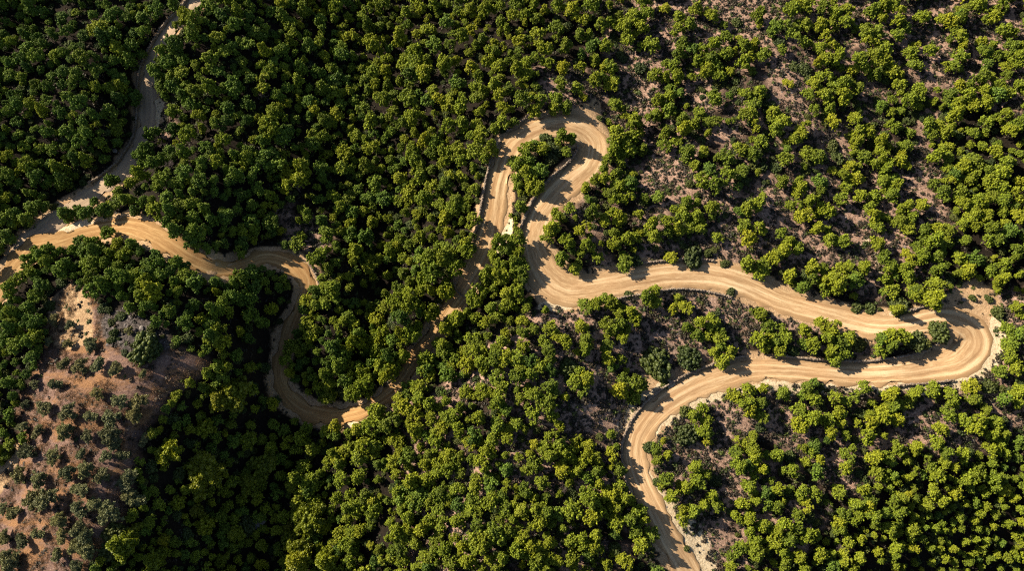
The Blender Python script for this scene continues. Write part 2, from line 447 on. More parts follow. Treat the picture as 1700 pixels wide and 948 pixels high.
# ------------------------------------------------------------------ mesh helpers
def mesh_np(name, V, Fq, mats, tint=None, midx=None, smoothf=None):
    """V (n,3); Fq list of face arrays (k, 3 or 4)"""
    me = bpy.data.meshes.new(name)
    V = np.asarray(V, np.float32)
    loops = np.concatenate([f.ravel() for f in Fq]).astype(np.int32)
    sizes = np.concatenate([np.full(len(f), f.shape[1], np.int32) for f in Fq])
    starts = np.concatenate([[0], np.cumsum(sizes)[:-1]]).astype(np.int32)
    me.vertices.add(len(V)); me.vertices.foreach_set('co', V.ravel())
    me.loops.add(len(loops)); me.loops.foreach_set('vertex_index', loops)
    me.polygons.add(len(sizes)); me.polygons.foreach_set('loop_start', starts); me.polygons.foreach_set('loop_total', sizes)
    if midx is not None:
        me.polygons.foreach_set('material_index', np.asarray(midx, np.int32))
    me.polygons.foreach_set('use_smooth', np.ones(len(sizes), bool) if smoothf is None else smoothf)
    for m in mats:
        me.materials.append(m)
    me.update(calc_edges=True); me.validate()
    if tint is not None:
        a = me.attributes.new('tint', 'FLOAT', 'POINT'); a.data.foreach_set('value', np.asarray(tint, np.float32))
    return me


def obj(name, me, parent=None, loc=None):
    o = bpy.data.objects.new(name, me); COL.objects.link(o)
    if parent: o.parent = parent
    if loc is not None: o.location = loc
    return o


def tag(o, label, cat, group=None, kind=None):
    if label: o['label'] = label
    if cat: o['category'] = cat
    if group: o['group'] = group
    if kind: o['kind'] = kind
    return o


def ico(sub):
    bm = bmesh.new(); bmesh.ops.create_icosphere(bm, subdivisions=sub, radius=1.0)
    bm.verts.ensure_lookup_table()
    v = np.array([p.co[:] for p in bm.verts]); f = np.array([[q.index for q in p.verts] for p in bm.faces]); bm.free()
    return v, f


ICO_V, ICO_F = ico(2)
ICO1_V, ICO1_F = ico(1)


class Build:
    def __init__(s):
        s.V = []; s.T = []; s.Q = []; s.tint = []; s.n = 0; s.tm = []; s.qm = []; s.ts = []; s.qs = []

    def add(s, V, f, tint=.5, m=0, sm=True):
        f = np.asarray(f) + s.n
        if f.shape[1] == 3: s.T.append(f); s.tm.append(np.full(len(f), m)); s.ts.append(np.full(len(f), sm))
        else: s.Q.append(f); s.qm.append(np.full(len(f), m)); s.qs.append(np.full(len(f), sm))
        s.V.append(V); s.n += len(V)
        s.tint.append(np.broadcast_to(np.asarray(tint, float), (len(V),)))

    def mesh(s, name, mats):
        fs, mi, sm = [], [], []
        if s.T: fs.append(np.concatenate(s.T)); mi.append(np.concatenate(s.tm)); sm.append(np.concatenate(s.ts))
        if s.Q: fs.append(np.concatenate(s.Q)); mi.append(np.concatenate(s.qm)); sm.append(np.concatenate(s.qs))
        return mesh_np(name, np.concatenate(s.V), fs, mats, np.concatenate(s.tint), np.concatenate(mi), np.concatenate(sm))


def tube(b, pts, rad, seg=7, m=0):
    pts = np.asarray(pts, float); k = len(pts)
    V = []
    for i in range(k):
        d = pts[min(i + 1, k - 1)] - pts[max(i - 1, 0)]; d /= np.linalg.norm(d) + 1e-9
        a = np.cross(d, [0.3, 1, 0.1]); a /= np.linalg.norm(a) + 1e-9; c = np.cross(d, a)
        th = np.arange(seg) * 2 * math.pi / seg
        V.append(pts[i] + rad[i] * (np.cos(th)[:, None] * a + np.sin(th)[:, None] * c))
    V = np.concatenate(V)
    f = [[i * seg + j, i * seg + (j + 1) % seg, (i + 1) * seg + (j + 1) % seg, (i + 1) * seg + j] for i in range(k - 1) for j in range(seg)]
    b.add(V, np.array(f), .5, m)
    tip = pts[-1] + (pts[-1] - pts[-2]) * .2
    b.add(np.vstack([V[-seg:], tip]), np.array([[j, (j + 1) % seg, seg] for j in range(seg)]), .5, m)


def leaf_quads(r, cen, out, L, wd, spread):
    """small flat leaves or needle bundles sticking out of points cen along out"""
    k = len(cen)
    d = out + r.normal(0, spread, (k, 3)); d /= np.linalg.norm(d, axis=1)[:, None] + 1e-9
    s = np.cross(d, r.normal(0, 1, (k, 3))); s /= np.linalg.norm(s, axis=1)[:, None] + 1e-9
    L = L * r.uniform(.7, 1.3, (k, 1)); w = wd * r.uniform(.7, 1.3, (k, 1))
    V = np.stack([cen - s * w * .5, cen + d * L * .55 - s * w, cen + d * L, cen + d * L * .55 + s * w], 1).reshape(-1, 3)
    f = np.arange(k * 4).reshape(k, 4)
    return V, f


def crown_lobes(r, kind):
    L = []
    if kind == 'dome':
        k = r.integers(6, 9); L.append((r.uniform(-.08, .08), r.uniform(-.08, .08), .86, .20, .20))
        for i in range(k):
            a = i * 6.283 / k + r.uniform(-.5, .5); q = r.uniform(.18, .42)
            L.append((q * math.cos(a), q * math.sin(a), .92 - q * r.uniform(.5, 1.1), r.uniform(.09, .20), r.uniform(.09, .18)))
    elif kind == 'tall':
        for i in range(10):
            t = i / 9; a = i * 2.4 + r.uniform(-.5, .5); q = (1.05 - t) * r.uniform(.12, .34)
            L.append((q * math.cos(a), q * math.sin(a), .45 + t * .85, .20 - .08 * t, .18 - .05 * t))
    elif kind == 'split':
        for sx in (-1, 1):
            c = np.array([sx * r.uniform(.15, .25), r.uniform(-.1, .1), r.uniform(.62, .95)])
            L.append((*c, .17, .17))
            for i in range(4):
                a = r.uniform(0, 6.28); q = r.uniform(.12, .25)
                L.append((c[0] + q * math.cos(a), c[1] + q * math.sin(a), c[2] + r.uniform(-.25, .05), r.uniform(.09, .16), r.uniform(.08, .15)))
    elif kind == 'loose':
        for i in range(11):
            a = i * 2.4 + r.uniform(-.5, .5); q = .44 * math.sqrt((i + .2) / 11)
            L.append((q * math.cos(a), q * math.sin(a), .88 - q * .65 + r.uniform(-.14, .14), r.uniform(.08, .17), r.uniform(.08, .15)))
    elif kind == 'low':
        L.append((0, 0, .16, .36, .24))
        for i in range(6):
            a = i * 1.05 + r.uniform(-.3, .3); q = r.uniform(.2, .34)
            L.append((q * math.cos(a), q * math.sin(a), r.uniform(.06, .16), r.uniform(.14, .22), r.uniform(.14, .22)))
    return L


def make_crown(name, seed, kind, m, tuft=.035, spacing=.066, leaves=16, leafL=.050, leafW=.012, dropout=.20, core=True, zlow=-.4, stray=.22):
    r = np.random.default_rng(seed)
    L = crown_lobes(r, kind)
    b = Build()
    pts = []
    for (x, y, z, ra, rb) in L:
        cnt = max(10, int(3.3 * math.pi * ra * (ra + rb) / (spacing ** 2)))
        i = np.arange(cnt) + .5
        cz = 1 - i / cnt * (1 - zlow); th = i * 2.39996 + r.uniform(0, 6)
        sz = np.sqrt(np.clip(1 - cz ** 2, 0, 1))
        u = np.stack([sz * np.cos(th), sz * np.sin(th), cz], 1) + r.normal(0, .08, (cnt, 3))
        u /= np.linalg.norm(u, axis=1)[:, None]
        p = np.array([x, y, z]) + u * np.array([ra, ra, rb]) * r.uniform(.72, 1.14, (cnt, 1))
        keep = r.random(cnt) > dropout
        for (x2, y2, z2, a2, b2) in L:
            if (x2, y2, z2) == (x, y, z): continue
            q = (p - np.array([x2, y2, z2])) / np.array([a2, a2, b2])
            keep &= (q ** 2).sum(1) > .62
        # clumpy gaps
        gapn = vnoise(p[:, 0] * 7 + seed, p[:, 1] * 7 + p[:, 2] * 4, seed)
        keep &= gapn > .27
        pts.append((p[keep], u[keep]))
    Pp = np.concatenate([a for a, _ in pts]); Uu = np.concatenate([a for _, a in pts])
    ns = int(len(Pp) * stray); ki = r.integers(0, len(Pp), ns)          # stray shoots around and under the crown
    Pp = np.concatenate([Pp, Pp[ki] + Uu[ki] * r.uniform(.05, .13, (ns, 1)) - np.array([0, 0, 1]) * r.uniform(0, .22, (ns, 1)) * (r.random((ns, 1)) < .5)]); Uu = np.concatenate([Uu, Uu[ki]])
    keep = []
    for i in range(len(Pp)):
        if all(((Pp[i] - Pp[j]) ** 2).sum() > (spacing * .62) ** 2 for j in keep): keep.append(i)
    Pp, Uu = Pp[keep], Uu[keep]
    for p, u in zip(Pp, Uu):
        t = float(np.clip(r.normal(.6, .24), 0, 1))
        rad = tuft * r.choice([.6, .8, 1.0, 1.25, 1.5]) * r.uniform(.85, 1.15)
        up = u * .6 + np.array([0, 0, .75]); up /= np.linalg.norm(up)
        if core:
            v = ICO_V * (1 + .32 * (vnoise(ICO_V[:, 0] * 2.2 + p[0] * 40, ICO_V[:, 1] * 2.2 + ICO_V[:, 2] * 1.7 + p[1] * 40, seed)[:, None] - .5))
            v = v + r.normal(0, .045, v.shape)
            stretch = r.uniform(.15, .85)
            v = v * rad; v = v + up * (v @ up)[:, None] * stretch
            b.add(v + p, ICO_F, np.clip(t + r.normal(0, .1, len(v)), 0, 1), 0, True)
        dirs = r.normal(0, 1, (leaves, 3)) + up * .9; dirs /= np.linalg.norm(dirs, axis=1)[:, None]
        V, f = leaf_quads(r, p + dirs * rad * (.75 if core else .45), dirs, leafL, leafW, .35)
        b.add(V, f, np.clip(t + np.repeat(r.normal(.05, .16, leaves), 4), 0, 1), 0, False)
    return b, L


def make_trunk(b, seed, L, m=0, r0=.035):
    r = np.random.default_rng(seed + 500)
    top = np.array(max(L, key=lambda q: q[2])[:3])
    k = 7; t = np.linspace(0, 1, k)[:, None]
    p = t * top * np.array([1, 1, .92]) + np.concatenate([r.normal(0, .014, (k, 2)), np.zeros((k, 1))], 1)
    p[0] = (0, 0, -.12)
    tube(b, p, r0 * (1 - .72 * t[:, 0]), 8, m)
    for q in L:
        c = np.array(q[:3])
        if np.allclose(c, top): continue
        z0 = max(.12, c[2] - .30); s = p[min(k - 2, max(1, int(z0 / top[2] * (k - 1))))]
        mid = (s + c) / 2 + np.array([0, 0, -.03])
        tube(b, [s, mid, c], [r0 * .5, r0 * .35, r0 * .15], 6, m)


PROTO = {}


def species(key, kinds, m, bark, seed0=None, **kw):
    out = []
    for i, kd in enumerate(kinds):
        sd = (seed0 or 100 * (1 + len(PROTO))) + i * 7 + 3
        b, L = make_crown(key, sd, kd, m, **kw)
        t = Build(); make_trunk(t, sd, L)
        cm = b.mesh(key + '_crown', [m]); tm = t.mesh(key + '_trunk', [bark])
        # joined copy for the forest mass
        j = Build(); j.V = b.V + t.V; j.T = list(b.T) + [f + b.n for f in t.T]; j.Q = list(b.Q) + [f + b.n for f in t.Q]
        j.tint = b.tint + t.tint; j.tm = b.tm + [x * 0 + 1 for x in t.tm]; j.qm = b.qm + [x * 0 + 1 for x in t.qm]; j.ts = b.ts + t.ts; j.qs = b.qs + t.qs
        htop = max(q[2] + q[4] for q in L)
        out.append(dict(crown=cm, trunk=tm, joined=j.mesh(key + '_whole', [m, bark]), h=htop, kind=kd))
    PROTO[key] = out
    return out


PINE_KINDS = ['dome', 'loose', 'dome', 'split', 'tall', 'dome', 'loose', 'dome', 'split', 'loose', 'tall', 'dome']
species('pine', PINE_KINDS, M_PINE, M_BARK)
species('pine_shade', PINE_KINDS[1:] + ['loose'], M_PINESHADE, M_BARK, seed0=4000)
species('olive', ['loose', 'split', 'loose', 'dome', 'loose'], M_OLIVE, M_BARK, tuft=.042, spacing=.095, leaves=24, leafL=.09, leafW=.02, dropout=.34)
species('young', ['loose', 'tall', 'dome', 'loose'], M_YOUNG, M_BARK, tuft=.045, spacing=.085, leaves=20, leafL=.075, leafW=.024, dropout=.15)
SHRUBS = []
for i in range(5):
    b, L = make_crown('shrub', 900 + i, 'low', M_SHRUB, tuft=.055, spacing=.09, leaves=14, leafL=.06, leafW=.018, zlow=-.1)
    SHRUBS.append(b.mesh('shrub', [M_SHRUB]))


# ------------------------------------------------------------------ terrain object
V = np.stack([MX.ravel(), MY.ravel(), HG.ravel()], 1)
ii = np.arange(NX * NY).reshape(NY, NX)
FQ = np.stack([ii[:-1, :-1].ravel(), ii[:-1, 1:].ravel(), ii[1:, 1:].ravel(), ii[1:, :-1].ravel()], 1)
# a wide apron carries the same sheet out to the horizon
ring = []
edge = np.concatenate([ii[0, :], ii[1:, -1], ii[-1, -2::-1], ii[-2:0:-1, 0]])
ev = V[edge]; cen = np.array([0, 85.0])
nv = len(V)
prev = edge; VV = [V]; FF = [FQ]
for k, sc in enumerate((1.25, 1.8, 3.2, 6.5)):
    p = ev.copy(); p[:, :2] = cen + (ev[:, :2] - cen) * sc
    p[:, 2] = ev[:, 2] * (1 - .2 * k) + 10 * (vnoise(p[:, 0] / 60, p[:, 1] / 60, 44) - .5) * (k + 1)
    idx = nv + np.arange(len(p)); nv += len(p)
    VV.append(p)
    FF.append(np.stack([prev, idx, np.roll(idx, -1), np.roll(prev, -1)], 1))
    prev = idx
VV = np.concatenate(VV)
for i in range(1, len(FF)):
    FF[i] = FF[i][:, ::1]
me = mesh_np('hillside', VV, FF, [M_GROUND])
ext = len(VV) - NX * NY
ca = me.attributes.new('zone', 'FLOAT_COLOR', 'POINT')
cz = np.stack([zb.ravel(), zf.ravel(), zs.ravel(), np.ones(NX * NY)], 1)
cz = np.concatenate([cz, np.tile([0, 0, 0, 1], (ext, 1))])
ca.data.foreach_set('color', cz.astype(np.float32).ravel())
sa = me.attributes.new('scree', 'FLOAT', 'POINT'); sa.data.foreach_set('value', np.concatenate([zr.ravel(), np.zeros(ext)]).astype(np.float32))
pa = me.attributes.new('pale', 'FLOAT', 'POINT'); pa.data.foreach_set('value', np.concatenate([zp.ravel(), np.zeros(ext)]).astype(np.float32))
hill = tag(obj('hillside', me), 'steep hillside of pale stony soil under pine forest', 'hillside', kind='structure')


# ------------------------------------------------------------------ road ribbons
def ribbon(name, line, lift, label, sd, m=None):
    x, y, z, hw = line
    dx = np.gradient(x); dy = np.gradient(y); L = np.hypot(dx, dy); nx, ny = -dy / L, dx / L
    nx = smooth(nx, 5); ny = smooth(ny, 5); L2 = np.hypot(nx, ny); nx /= L2; ny /= L2
    s = np.concatenate([[0], np.cumsum(np.hypot(np.diff(x), np.diff(y)))])
    us = np.array([-1.06, -.97, -.8, -.6, -.42, -.2, 0, .2, .42, .6, .8, .97, 1.06])
    prof = np.array([-.10, .02, .03, -.03, -.02, .03, .04, .03, -.02, -.03, .03, .02, -.10])
    VX = []; UV = []
    for k, u in enumerate(us):
        rag = (vnoise(s / 2.2, s * 0 + (1 if u > 0 else 5), sd) - .5) * 1.3 + (vnoise(s / .9, s * 0 + (1 if u > 0 else 5), sd + 1) - .5) * .6
        w = u * hw + np.sign(u) * rag * (abs(u) > .9)
        zz = z + lift + prof[k] * (.5 + vnoise(s / 3, s * 0 + k, sd + 2))
        VX.append(np.stack([x + nx * w, y + ny * w, zz], 1)); UV.append(np.stack([s * 0 + u, s / 3.0], 1))
    VX = np.stack(VX, 1); UV = np.stack(UV, 1); K = len(us)
    idx = np.arange(len(x) * K).reshape(len(x), K)
    f = np.stack([idx[:-1, :-1].ravel(), idx[:-1, 1:].ravel(), idx[1:, 1:].ravel(), idx[1:, :-1].ravel()], 1)[:, ::-1]
    me = mesh_np(name, VX.reshape(-1, 3), [f], [m or M_ROAD])
    uvl = me.uv_layers.new(name='lane')
    li = np.empty(len(me.loops), np.int32); me.loops.foreach_get('vertex_index', li)
    uvl.data.foreach_set('uv', UV.reshape(-1, 2)[li].astype(np.float32).ravel())
    return tag(obj(name, me), label, 'road', kind='structure')


ribbon('dirt_road', roadA, 0.02, 'narrow dirt road in shade coming down past the dark slope', 61, M_ROADSHADE)
ribbon('dirt_road', roadB, 0.06, 'sandy dirt road winding through hairpins and the valley', 71)


# ------------------------------------------------------------------ hand-read tree positions (tile-relative, three times photo scale: x,y,crown width)
TREES = {
 (0, 0): "560,45,90 500,100,120 570,165,70 520,200,80 700,85,90 780,45,90 860,20,60 660,260,110 590,250,80 480,350,70 640,300,80 590,390,100 620,470,120 480,430,60 380,380,80 390,290,100 180,250,120 110,290,80 120,390,60 260,380,60 340,480,70 400,520,80 80,520,80 80,610,60 50,560,70 230,500,60 300,560,60 410,600,60 330,655,70 200,740,60 120,735,60 470,580,60 580,640,80 560,570,80 430,660,90 390,720,90 500,720,60 40,780,60 160,820,100 300,850,100 380,800,70 60,870,90 200,900,90 330,920,90 240,660,60 150,40,90 210,50,60 20,30,50 200,200,60 240,440,60 270,270,60 930,100,110 960,170,100 870,220,100 830,260,90 880,290,110 790,340,100 900,350,90 800,420,70 870,440,80 940,460,120 960,530,80 870,560,70 1040,30,90 1100,70,90 1160,130,90 1080,200,90 1215,215,90 1240,80,60 1040,290,80 1110,260,70 1090,350,70 1170,400,90 1080,440,100 1170,450,80 1140,530,90 1240,520,70 1250,390,60 1000,590,70 940,680,100 860,650,70 750,670,90 860,760,80 930,760,90 740,740,80 700,790,90 770,820,80 700,870,90 800,900,80 560,910,70 650,920,70 920,850,100 1040,800,110 1120,700,70 1230,800,90 1240,740,60 1180,880,80 1030,740,70 1000,900,80 1260,880,60",
 (425, 0): "110,50,110 170,110,70 40,190,50 400,60,90 330,130,90 240,60,80 560,140,70 550,60,90 630,20,70 700,40,30 460,180,90 430,240,70 580,230,80 720,190,100 860,160,80 890,220,80 950,120,80 1020,180,90 1010,50,90 1070,50,70 1150,60,90 890,30,70 1130,200,60 270,240,80 130,270,90 180,210,60 100,330,110 40,400,100 430,280,80 340,290,60 390,390,100 330,440,90 420,480,120 550,370,110 650,360,70 660,300,60 780,300,130 800,350,130 940,340,100 1070,340,80 1000,420,90 1180,300,110 1170,260,60 1220,450,110 1120,480,90 1100,440,70 1120,570,60 960,510,90 1030,530,80 880,490,110 760,480,100 690,470,60 640,500,80 680,580,80 560,600,100 540,540,80 780,590,80 740,620,90 670,660,60 500,670,90 390,580,90 330,620,90 300,700,110 80,680,150 60,800,140 160,640,60 200,880,150 320,860,90 440,840,90 440,760,80 570,730,90 570,830,100 590,910,80 670,800,50 720,900,90 870,700,110 970,640,80 1030,620,80 1130,730,150 1245,605,90 920,780,130 840,850,110 1000,780,110 780,760,80 1010,880,90 950,920,100 790,820,90 880,930,80 230,350,70 210,410,70 90,550,90 110,480,60 260,500,90 300,540,70",
 (850, 0): "60,350,120 30,60,110 130,60,110 230,30,80 350,60,130 120,180,100 220,150,100 340,175,70 270,230,80 160,240,80 400,210,100 465,230,70 440,120,80 490,110,70 530,85,60 600,120,130 640,50,110 680,220,100 580,180,80 765,40,70 850,110,130 920,45,80 985,75,80 1060,125,50 1230,85,90 1060,180,70 860,245,110 980,250,110 1070,260,90 1150,220,90 1215,260,120 1160,330,100 960,320,110 1010,360,110 800,320,90 720,370,80 790,400,110 480,370,110 410,400,70 500,420,80 470,330,70 340,340,60 260,335,70 245,420,80 320,430,80 235,530,110 60,500,100 130,490,90 355,490,40 130,580,80 520,520,100 600,590,100 740,540,120 830,470,60 780,490,80 700,590,90 860,600,90 940,590,110 1000,500,80 1020,600,60 1200,480,110 1240,450,70 1160,570,80 1190,560,70 780,700,110 860,650,80 560,690,150 500,720,110 600,680,100 650,750,60 510,790,110 470,870,110 370,930,60 420,900,60 540,900,110 600,900,90 910,780,130 1060,780,100 1130,750,80 1020,880,150 940,900,80 1190,760,90 1230,700,90 1150,850,80 70,740,110 60,820,120 150,740,70 240,690,90 300,670,70 140,860,80 70,900,110 130,930,70",
 (1275, 0): "40,140,90 110,130,100 180,120,90 170,200,90 290,215,110 340,100,120 120,40,100 200,20,80 280,30,100 390,50,80 250,130,80 470,160,100 530,160,80 550,60,110 620,30,80 650,100,100 510,210,80 560,270,120 520,340,120 630,350,100 640,180,70 720,250,90 770,90,90 680,130,70 870,90,90 930,110,110 970,60,90 1040,30,80 940,190,90 1110,90,90 1140,40,60 1180,150,100 1170,20,90 1080,230,110 1220,230,100 800,250,80 960,270,90 920,330,90 1100,290,110 1200,310,110 1250,290,80 740,330,80 280,300,100 340,310,90 280,370,80 230,450,110 330,460,150 380,420,100 230,545,60 310,550,60 320,610,80 430,580,90 440,450,80 460,300,80 420,330,70 600,530,110 690,520,100 740,500,90 750,450,80 650,440,80 910,470,80 980,440,110 1060,400,100 1150,400,110 1100,480,120 940,520,90 1020,520,80 1190,460,80 1250,420,60 930,580,80 1080,610,80 1170,580,90 1200,650,90 1240,620,80 820,640,110 710,660,60 640,640,70 600,620,50 570,710,90 460,660,110 430,700,90 870,770,110 900,730,60 680,740,90 660,810,90 560,800,110 590,880,120 480,780,80 420,830,90 400,900,110 440,890,80 240,780,100 200,760,80 120,700,90 90,780,100 170,650,90 60,600,100 30,560,80 30,640,80 160,930,100 260,910,90 610,940,90 930,850,110 1010,800,100 1130,750,90 1050,850,130 1180,830,100 1140,900,120 960,920,120 860,920,110 1240,900,60 1020,660,70 900,660,80",
 (0, 316): "330,120,100 420,110,100 530,100,90 600,40,110 680,70,110 770,90,100 860,140,110 980,100,130 930,230,130 1000,270,110 1130,140,80 1240,180,110 1200,260,70 1195,310,60 900,60,90 830,40,80 40,150,100 120,150,90 210,80,60 160,90,80 40,230,80 540,220,70 140,350,70 220,310,110 200,340,90 300,400,80 340,370,70 240,370,90 200,470,90 180,520,90 90,440,90 60,500,90 400,290,110 460,330,130 470,260,80 620,290,120 560,360,110 480,470,130 560,460,110 620,430,100 700,440,110 750,390,110 740,500,140 740,560,90 790,430,100 840,400,70 930,410,100 960,460,80 890,350,70 780,320,60 60,640,120 130,620,130 150,700,130 60,740,130 160,770,100 930,650,90 1120,590,110 1140,540,100 1090,620,90 1200,430,80 1250,400,90 1250,480,90 1250,560,90 1070,700,120 1050,760,100 1110,760,90 1200,710,50 1080,880,60 1090,930,80 1040,920,60 1250,640,80",
 (425, 316): "80,170,100 215,155,35 210,260,90 150,275,50 350,215,80 330,320,90 300,350,80 360,395,60 480,170,60 480,220,80 450,80,130 560,50,90 640,40,80 510,310,100 560,370,100 490,350,70 540,250,80 660,290,90 700,320,110 720,250,60 740,200,40 710,170,50 800,120,50 840,60,100 760,30,100 950,100,130 1010,70,100 1080,150,80 1080,230,40 1040,260,90 1050,310,90 950,290,100 900,370,150 820,240,70 830,330,90 770,430,110 840,450,80 850,500,80 960,500,60 1090,520,90 730,520,130 660,580,90 780,590,100 720,630,100 590,640,90 460,660,110 380,490,100 330,520,120 260,570,110 270,680,100 240,740,120 190,790,100 180,880,110 390,790,90 420,830,110 520,710,80 500,770,100 600,760,110 580,830,110 650,740,110 760,720,100 740,760,70 680,880,110 620,880,80 380,890,120 480,900,110 560,920,90 1190,270,80 1240,300,90 1190,330,70 1200,400,110 1210,460,90 1250,520,80 1260,560,60 1200,600,110 1090,640,60 970,640,90 1080,740,100 1230,750,90 890,750,60 930,780,80 850,900,100 870,850,70 960,840,110 1060,800,90 1110,800,90 1190,830,100 1240,840,80 1050,880,100 1130,870,90 960,910,100 1200,920,90",
 (850, 316): "45,80,70 135,15,50 30,240,80 40,340,110 40,420,110 30,500,100 200,100,70 255,145,50 180,200,110 280,270,90 250,340,80 310,380,90 365,290,90 360,200,100 400,110,90 480,130,90 530,140,80 530,240,110 610,230,90 560,360,100 690,190,90 710,220,80 790,190,110 850,170,110 840,100,90 920,130,80 880,60,90 1000,100,90 930,190,80 800,345,70 1020,230,70 1190,200,130 1170,90,100 1230,60,100 1210,400,130 1260,350,60 540,30,110 490,25,80 730,30,80 460,505,90 365,560,80 420,570,70 500,560,90 700,530,110 830,570,110 580,600,90 560,640,110 480,690,100 540,710,110 620,640,70 910,690,110 990,660,90 1010,700,110 1040,740,100 1050,820,130 1230,620,90 1250,740,100 370,730,100 360,800,90 190,720,110 70,690,110 265,765,80 185,810,80 175,870,110 340,680,80 50,860,110 470,780,70 510,850,110 30,920,90 340,930,110 560,930,90",
 (1275, 316): "170,80,130 250,80,90 290,110,80 260,190,90 370,30,90 500,50,130 620,20,80 770,75,80 550,150,110 680,130,120 700,190,80 545,265,80 70,210,70 110,280,110 20,340,80 60,320,90 310,240,80 370,255,90 590,335,90 230,390,100 105,430,80 160,475,90 220,440,70 300,480,110 380,430,150 440,400,130 580,430,90 640,400,110 720,350,110 810,220,130 760,260,80 900,210,90 880,280,90 800,310,120 690,430,80 610,500,100 830,410,90 740,500,80 800,510,160 990,360,130 980,410,90 1150,400,130 1140,460,90 1010,160,110 1060,100,110 960,80,90 1110,230,110 1200,190,100 1250,130,90 1240,310,90 1190,80,110 1230,30,80 1130,20,90 1040,50,80 880,20,80 1240,590,90 1220,720,120 1190,800,110 1120,880,150 1240,880,80 560,690,110 650,680,120 580,770,110 270,670,90 330,690,80 180,700,80 210,770,100 320,770,130 400,730,80 390,800,90 340,820,100 30,700,110 30,780,110 90,740,80",
 (425, 632): "350,40,110 370,90,80 480,30,120 520,60,100 560,20,80 240,330,120 30,300,60 80,340,70 145,250,60 410,380,80 390,400,110 240,470,130 230,530,140 250,590,130 430,495,80 340,510,30 510,480,90 540,620,130 590,600,90 480,660,110 450,780,110 480,830,100 520,760,70 470,900,80 510,350,130 590,330,100 380,250,110 620,200,150 510,250,80 710,115,90 700,165,60 790,60,110 740,20,60 880,120,90 800,160,80 790,240,100 880,280,110 910,200,110 690,300,90 720,355,60 775,380,100 680,400,90 700,470,60 870,400,110 920,460,90 960,360,90 1020,380,60 990,440,110 980,190,90 1010,270,90 1090,190,90 1120,60,90 1200,60,110 1210,130,100 1245,150,70 1200,230,100 1250,240,60 1160,300,90 1090,280,80 1060,310,70 1150,370,80 1110,410,100 1150,460,70 1250,450,80 1090,515,90 1170,520,80 1000,560,90 1080,600,80 990,620,90 930,560,90 890,600,110 820,520,130 760,570,140 740,620,110 710,560,80 900,690,110 840,740,100 760,700,90 720,760,100 750,810,120 690,880,130 830,920,110 910,830,110 1010,700,70 1070,660,90 1160,600,80 1220,580,70 1250,640,80 1140,770,150 1060,820,110 1250,760,90 1160,920,110 1060,900,80 970,920,100 1240,870,90 1210,800,80",
 (850, 632): "590,50,140 160,75,150 105,170,80 200,170,80 40,225,90 235,230,60 265,85,50 350,15,110 490,270,55 500,360,90 525,445,90 380,325,90 320,290,60 200,310,130 190,370,100 280,360,100 290,430,120 110,415,80 370,400,80 415,385,90 430,440,90 400,520,110 145,510,80 60,540,90 40,640,100 145,600,110 130,660,80 200,680,110 130,715,90 360,640,160 430,640,90 480,650,110 470,580,100 530,600,130 590,600,60 530,530,90 630,660,100 620,710,120 650,780,140 520,730,100 390,800,120 400,850,100 320,830,110 300,900,100 190,800,90 60,820,120 110,860,110 150,910,110 220,920,90 470,920,60 560,900,80 740,370,110 760,500,90 860,530,90 930,460,110 960,270,100 940,170,110 930,510,80 800,580,100 890,650,100 990,610,110 850,690,70 1150,80,130 1220,150,110 1190,100,60 1180,310,110 1150,390,150 1210,450,110 1180,540,100 1160,630,90 1250,600,110 1200,730,120 1250,720,80 1120,850,90 1190,830,110 1230,850,90 1090,930,70",
 (1275, 632): "80,55,80 200,30,90 230,90,80 180,75,60 180,180,140 370,110,130 480,35,80 340,190,110 300,270,90 385,275,50 510,200,90 440,215,50 490,280,80 610,170,130 660,70,150 620,110,90 730,60,90 820,40,80 860,240,90 840,310,80 980,185,80 900,165,80 910,90,100 1030,90,80 1000,30,100 1220,90,140 1090,180,120 1140,250,120 1040,250,100 1150,340,110 1240,310,70 970,380,90 880,360,80 740,340,80 640,340,80 220,330,100 400,370,100 390,430,80 220,390,110 240,460,80 115,450,80 30,370,90 40,530,90 540,380,100 600,400,80 660,360,70 690,400,60 560,460,90 580,490,50 620,470,60 840,430,120 1090,450,130 920,440,60 470,540,70 355,560,80 300,620,50 150,550,90 190,610,90 240,560,80 150,670,60 50,620,90 510,600,80 460,640,110 520,690,100 380,690,110 350,740,80 190,780,90 140,740,70 240,770,60 80,760,110 70,820,130 160,880,70 60,920,90 100,880,60 255,880,90 340,890,110 420,900,130 400,790,70 460,790,60 670,580,90 620,640,120 820,590,130 620,740,90 720,740,80 830,740,60 700,820,110 640,850,90 550,850,50 630,910,60 1160,520,110 1000,500,100 940,560,70 960,680,60",
}
OLIVES = {(0, 316): "265,645,50 350,670,45 340,765,45 450,770,60 240,755,40 320,865,60 400,875,70 490,870,70 575,885,60 640,700,40 715,915,40",
          (0, 632): "170,20,45 275,25,60 485,70,60 590,100,70 690,105,80 125,120,40 220,135,70 335,155,75 450,185,60 550,190,80 670,180,70 105,230,50 185,255,65 320,265,75 435,275,55 550,270,90 570,310,60 715,300,60 140,355,70 260,385,70 405,365,50 525,380,55 610,375,60 95,465,70 195,505,70 340,460,70 425,450,70 500,480,70 640,490,90 395,540,80 230,590,100 160,600,80 470,620,70 680,600,80 640,570,60 540,660,100 390,650,80 300,700,70 390,740,70 430,770,70 190,770,60 110,800,70 300,780,70 20,780,60 430,840,80 370,830,60 285,870,60 40,900,90 70,660,60 15,640,50 380,930,60"}
